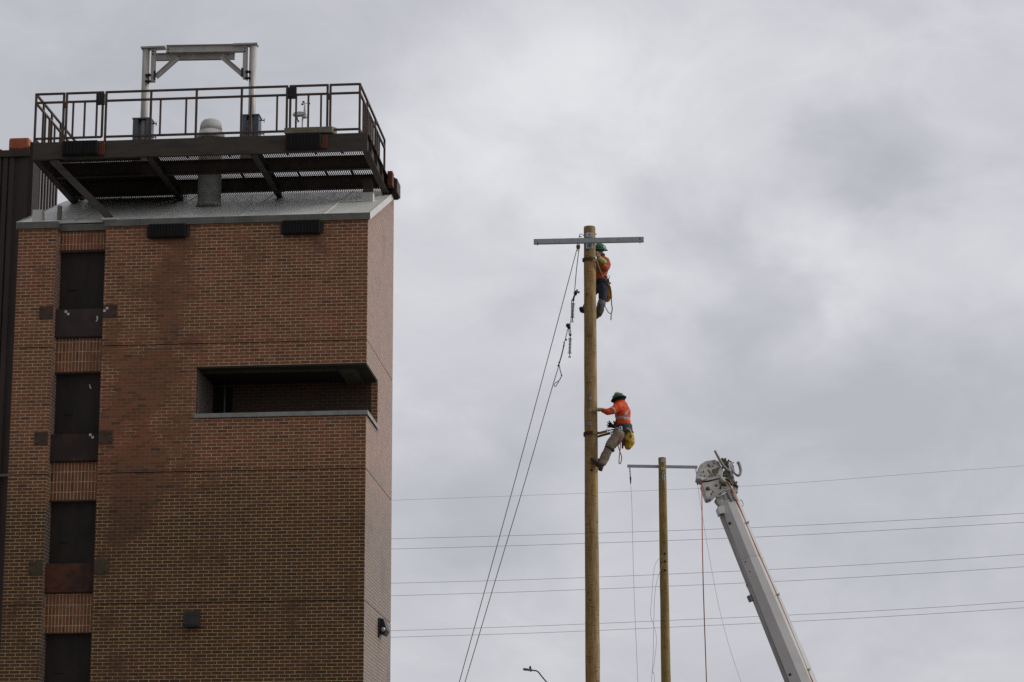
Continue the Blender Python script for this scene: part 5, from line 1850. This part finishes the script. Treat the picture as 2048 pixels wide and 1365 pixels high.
ribbon(ring_arc(radians(-75), radians(-300), .0, -.02), .075, .016).build('pole_sleeve', M_LEATHER, ps)
ribbon([Vector((pcx.x + RS * cos(radians(a)) * 1.02, pcx.y + RS * sin(radians(a)) * 1.02, zc - .01 + .02 * (a + 75) / 75)) for a in range(-78, -24, 6)] + [Q(1200, 866.5, -.12), Q(1213.5, 863, -.2)], .055, .018).build('ochre_webbing', M_OCHRE, ps)
ribbon([Vector((pcx.x + RS * cos(radians(a)), pcx.y + RS * sin(radians(a)), zc - .03 - .025 * (60 - a) / 60)) for a in range(60, 0, -8)] + [Q(1195.5, 873.6, .06), Q(1208, 870.2, .12), Q(1219.5, 867, .16)], .05, .018).build('leather_webbing', M_LEATHER, ps)
o = MB()
for (x, y, d) in ((1215, 862, -.2), (1221.5, 866.8, .16)):
    o.tube([Q(x - 1.2, y - 3.2, d), Q(x + 1.2, y - 3.2, d), Q(x + 1.2, y + 3, d), Q(x - 1.2, y + 3, d)], .010, 6, closed=True)
o.tube([Q(1225, 863.5, -.05), Q(1228, 861.5, -.08), Q(1231, 861, -.1)], .017, 6)
o.tube([Q(1223, 866, .12), Q(1227, 864.5, .05)], .012, 6)
o.build('buckle', M_BRIGHT, ps)
o = MB()
o.tube([Q(1216, 861.8, -.2), Q(1224, 859.7, -.19), Q(1230, 859, -.17)], .013, 6)
o.build('connecting_cord', M_LEATHER, ps)

# ---------------- upper worker, behind the pole
UD = .42


def R_(x, y, d=0.):
    return at(x, y, Y1 + UD + d)


UW = thing('person', 'upper worker in orange shirt and navy jeans half hidden behind the pole top', 'person', R_(1197, 637), IDN, 'line workers on the pole')
body = [[('pel', R_(1202, 572), .12), ('sp1', R_(1201, 555), .115), ('sp2', R_(1201, 538), .13), ('ch', R_(1203, 524), .125), ('nk', R_(1201.5, 512), .055), ('hd', R_(1199.5, 503.5), .085), ('tp', R_(1198, 496), .085)],
        ['hd', ('nose', R_(1192.5, 505, -.08), .024)],
        ['hd', ('chin', R_(1197, 509, -.06), .045)],
        ['hd', ('ear', R_(1204, 503, -.07), .022)],
        ['ch', ('ls', R_(1208, 524, -.14), .07), ('le', R_(1207, 534, -.30), .05), ('lw', R_(1195, 513, -.36), .034), ('lh', R_(1192, 506, -.36), .03)],
        ['ch', ('rs', R_(1200, 521, .16), .065), ('re', R_(1190, 528, .22), .05), ('rw', R_(1184, 512, .10), .03), ('rh', R_(1182, 507, .06), .028)],
        ['pel', ('lhip', R_(1204, 578, -.12), .11), ('lk', R_(1205, 600, -.22), .07), ('la', R_(1200, 621, -.26), .05), ('lf', R_(1194, 630, -.28), .045)],
        ['pel', ('rhip', R_(1195, 577, .10), .09), ('rk', R_(1180, 595, .02), .06), ('ra', R_(1171, 615, -.05), .05), ('rf', R_(1166, 622, -.1), .045)]]
skinned('body', body, M_SKIN, UW)
st2 = [(R_(1200, 541), Vector((.3, 0, 1)), .03, R_(1201, 541), .26), (R_(1200, 535, -.1), Vector((.9, 0, -.25)), .024, R_(1200, 533, -.1), .17)]
JM2 = jacket_mat('orange_brown_hi_vis_shirt', (.52, .085, .020), st2, stripe=(.20, .15, .12))
jk = [[('hem', R_(1201.5, 562), (.165, .15)), ('w', R_(1201, 551), (.165, .155)), ('b', R_(1202, 538), (.185, .175)), ('c', R_(1204, 525), (.165, .165)), ('n', R_(1202.5, 516.5), .085)],
      ['c', ('ls', R_(1211, 524, -.14), .105), ('lm', R_(1214, 531, -.22), .095), ('le', R_(1210.5, 537.5, -.29), .082), ('l2', R_(1206.5, 531.5, -.33), .066)],
      ['c', ('rs', R_(1201, 523, .15), .10), ('re', R_(1191, 529, .22), .075), ('rw', R_(1185, 516, .12), .05)]]
skinned('shirt', jk, JM2, UW, disp=.03, dscale=.10, root='b')
skinned('collar', [[('a', R_(1203, 515, -.02), .075), ('b', R_(1206.5, 510.5, -.02), .05)], ['a', ('c', R_(1199, 516, -.08), .05)]], M_BELT, UW)
skinned('lime_cuff', [[('a', R_(1209, 524.5, -.35), .060), ('b', R_(1204, 521, -.355), .062), ('c', R_(1199.5, 517.5, -.36), .055)]], M_LIME, UW)
skinned('hair', [[('a', R_(1199, 499.5, .02), .092), ('b', R_(1203.5, 500, .01), .06)], ['a', ('c', R_(1194.5, 500.5, -.04), .06)]], M_HAIR, UW)
gl_ = hand('L', R_(1198.5, 515.5, -.36), R_(1192.5, 503, -.36) - R_(1198.5, 515.5, -.36), Vector((-1, .6, 0)), Vector((0, -1, .2)), 1.15, curl=.55)
skinned('glove', gl_, M_GLOVE, UW, sub=1)
skinned('glove_gauntlet', [[('a', R_(1200, 518, -.36), .050), ('b', R_(1196, 510, -.36), .045), ('c', R_(1193.5, 505.5, -.36), .038)]], mat('grey_tan_gauntlet', (.40, .35, .25), (.27, .23, .17), rough=.8, scale=12), UW)
gr_ = hand('R', R_(1184, 511, .10), Vector((-.5, -.6, .5)), Vector((-.4, -1, 0)), Vector((0, 0, 1)), 1.05, curl=.6)
skinned('glove', gr_, M_GLOVE, UW, sub=1)
helmet(UW, R_(1199.5, 498.5), Vector((.04, -.12, 1)), Vector((1, .3, -.04)), .130, .030, patch=Vector((-.80, -.62, .45)), dark_under=False)
tr = [[('pel', R_(1202.5, 568), (.15, .145)), ('seat', R_(1203, 578, .02), (.14, .13))],
      ['pel', ('l1', R_(1205.5, 579, -.12), .128), ('l2', R_(1206, 590, -.17), .108), ('lk', R_(1205.5, 600, -.22), .098)],
      ['pel', ('r1', R_(1193, 577, .10), .115), ('r2', R_(1184, 587, .06), .095), ('rk', R_(1179, 596, .02), .090), ('r3', R_(1176, 608, -.02), .082)]]
skinned('jeans', tr, M_JEAN, UW, disp=.02, dscale=.09)
skinned('shin_pad', [[('a', R_(1204.2, 603, -.22), .098), ('b', R_(1202.6, 609, -.24), .104), ('c', R_(1201, 614, -.25), .088)]], mat('grey_shin_pad', (.20, .18, .15), (.12, .11, .095), rough=.8, scale=12), UW)
skinned('shin_pad', [[('a', R_(1178, 605, -.02), .088), ('b', R_(1174, 611, -.03), .088)]], MATS['grey_shin_pad'], UW)
bt = [[('sh', R_(1201, 613, -.25), .095), ('an', R_(1200, 620, -.27), .100), ('mid', R_(1197, 627, -.29), .095), ('toe', R_(1192.5, 634, -.31), .060)]]
b1 = skinned('boot', bt, M_BOOT, UW)
o = MB()
o.tube([R_(1199, 631, -.33), R_(1202, 634.5, -.33)], [.012, .004], 6)
o.bar(R_(1196, 606, -.33), R_(1194.5, 626, -.34), .03, .02)
o.bar(R_(1206, 614, -.32), R_(1203, 631, -.33), .012, .02)
o.build('climbing_iron', M_IRON, b1)
bt = [[('sh', R_(1172, 612, -.05), .07), ('mid', R_(1167, 622, -.1), .065), ('toe', R_(1164, 621, -.22), .064), ('t2', R_(1162, 617.5, -.28), .050)]]
skinned('boot', bt, M_BOOT, UW)

b2_ = thing('tool_belt', 'dark climbing belt on the upper worker', 'belt', R_(1202, 568), IDN, 'climbing belts')
c0 = R_(1202, 564.5)
MB().lathe(c0 - Vector((0, 0, .05)), (0, 0, 1), [(.165, 0), (.178, .02), (.178, .08), (.165, .10)], 24, sx=1., sy=.95).build('belt_pad', M_BELT, b2_)
o = MB()
q = R_(1216.8, 554.5, -.15)
o.tube([q + Vector((.030 * cos(a), 0, .030 * sin(a))) for a in [k * pi / 6 for k in range(12)]], .006, 6, closed=True)
o.tube([R_(1209, 553, -.2), R_(1214, 556, -.18)], .020, 8)
o.tube([R_(1216, 558, -.16), R_(1217, 564, -.16)], .022, 8)
o.tube([R_(1217, 566, -.16), R_(1222, 567, -.16)], .018, 8)
o.build('side_ring', M_IRON, b2_)
tb2 = tool_bag('narrow yellow tool bag hanging behind the upper worker',
               [('a', R_(1216.5, 573, -.04), (.05, .05)), ('b', R_(1218, 584, -.04), (.075, .07)), ('c', R_(1217.5, 594, -.04), (.085, .08)), ('d', R_(1215, 600.5, -.04), (.060, .055))],
               mat('amber_tool_bag', (.58, .30, .012), (.30, .14, .010), rough=.6, scale=11), R_(1216, 603, -.04), [R_(1214, 566, -.1), R_(1217, 574, -.1)])
line('lanyard_rope', spline([R_(1218, 568, -.1), R_(1221, 577, -.1), R_(1222.3, 590, -.1), R_(1223, 606, -.1), R_(1224.5, 619, -.1), R_(1222.6, 628, -.1), R_(1221.8, 641, -.1)], 4), .012, mat('brown_red_rope', (.26, .10, .055), (.16, .07, .045), rough=.85),
     'brown rope tail hanging straight behind the upper worker', 'rope', 'ropes hanging from the belts', smooth=False)
line('lanyard_rope', spline([R_(1210.5, 604, -.1), R_(1210, 612, -.1), R_(1213.5, 620, -.1), R_(1218, 626.5, -.1), R_(1221.5, 627.5, -.1)], 4), .009, MATS['brown_red_rope'],
     'thin brown rope curving between the boot and the rope tail', 'rope', 'ropes hanging from the belts', smooth=False)
line('safety_lanyard', spline([R_(1189, 515, -.5), R_(1193, 521, -.55), R_(1197, 532, -.5), R_(1202, 545, -.4), R_(1207, 555, -.3)], 4), .012, M_TAN,
     'tan rope lanyard from the pole strap to the upper worker belt', 'rope', smooth=False)
us = thing('positioning_strap', 'dark brown strap around the pole top at the upper worker', 'strap', R_(1180, 526), IDN, 'pole straps')
zc = Q(1180, 521.5).z
pcx = pc(p1t, p1b, zc)
RS = .142
ribbon(ring_arc(radians(-300), radians(-50), .02, .0), .065, .014).build('pole_sleeve', M_LEATHER, us)
ribbon([R_(1190.5, 523, -.52), R_(1194.5, 527, -.5), R_(1198, 535, -.45)], .04, .014).build('leather_webbing', M_LEATHER, us)
MB().tube([Q(1184.5, 517.5, -.16), Q(1187.5, 518.5, -.16), Q(1187.5, 523.5, -.16), Q(1184.5, 524, -.16)], .008, 6, closed=True).build('buckle', M_TAN, us)
bpy.context.view_layer.update()
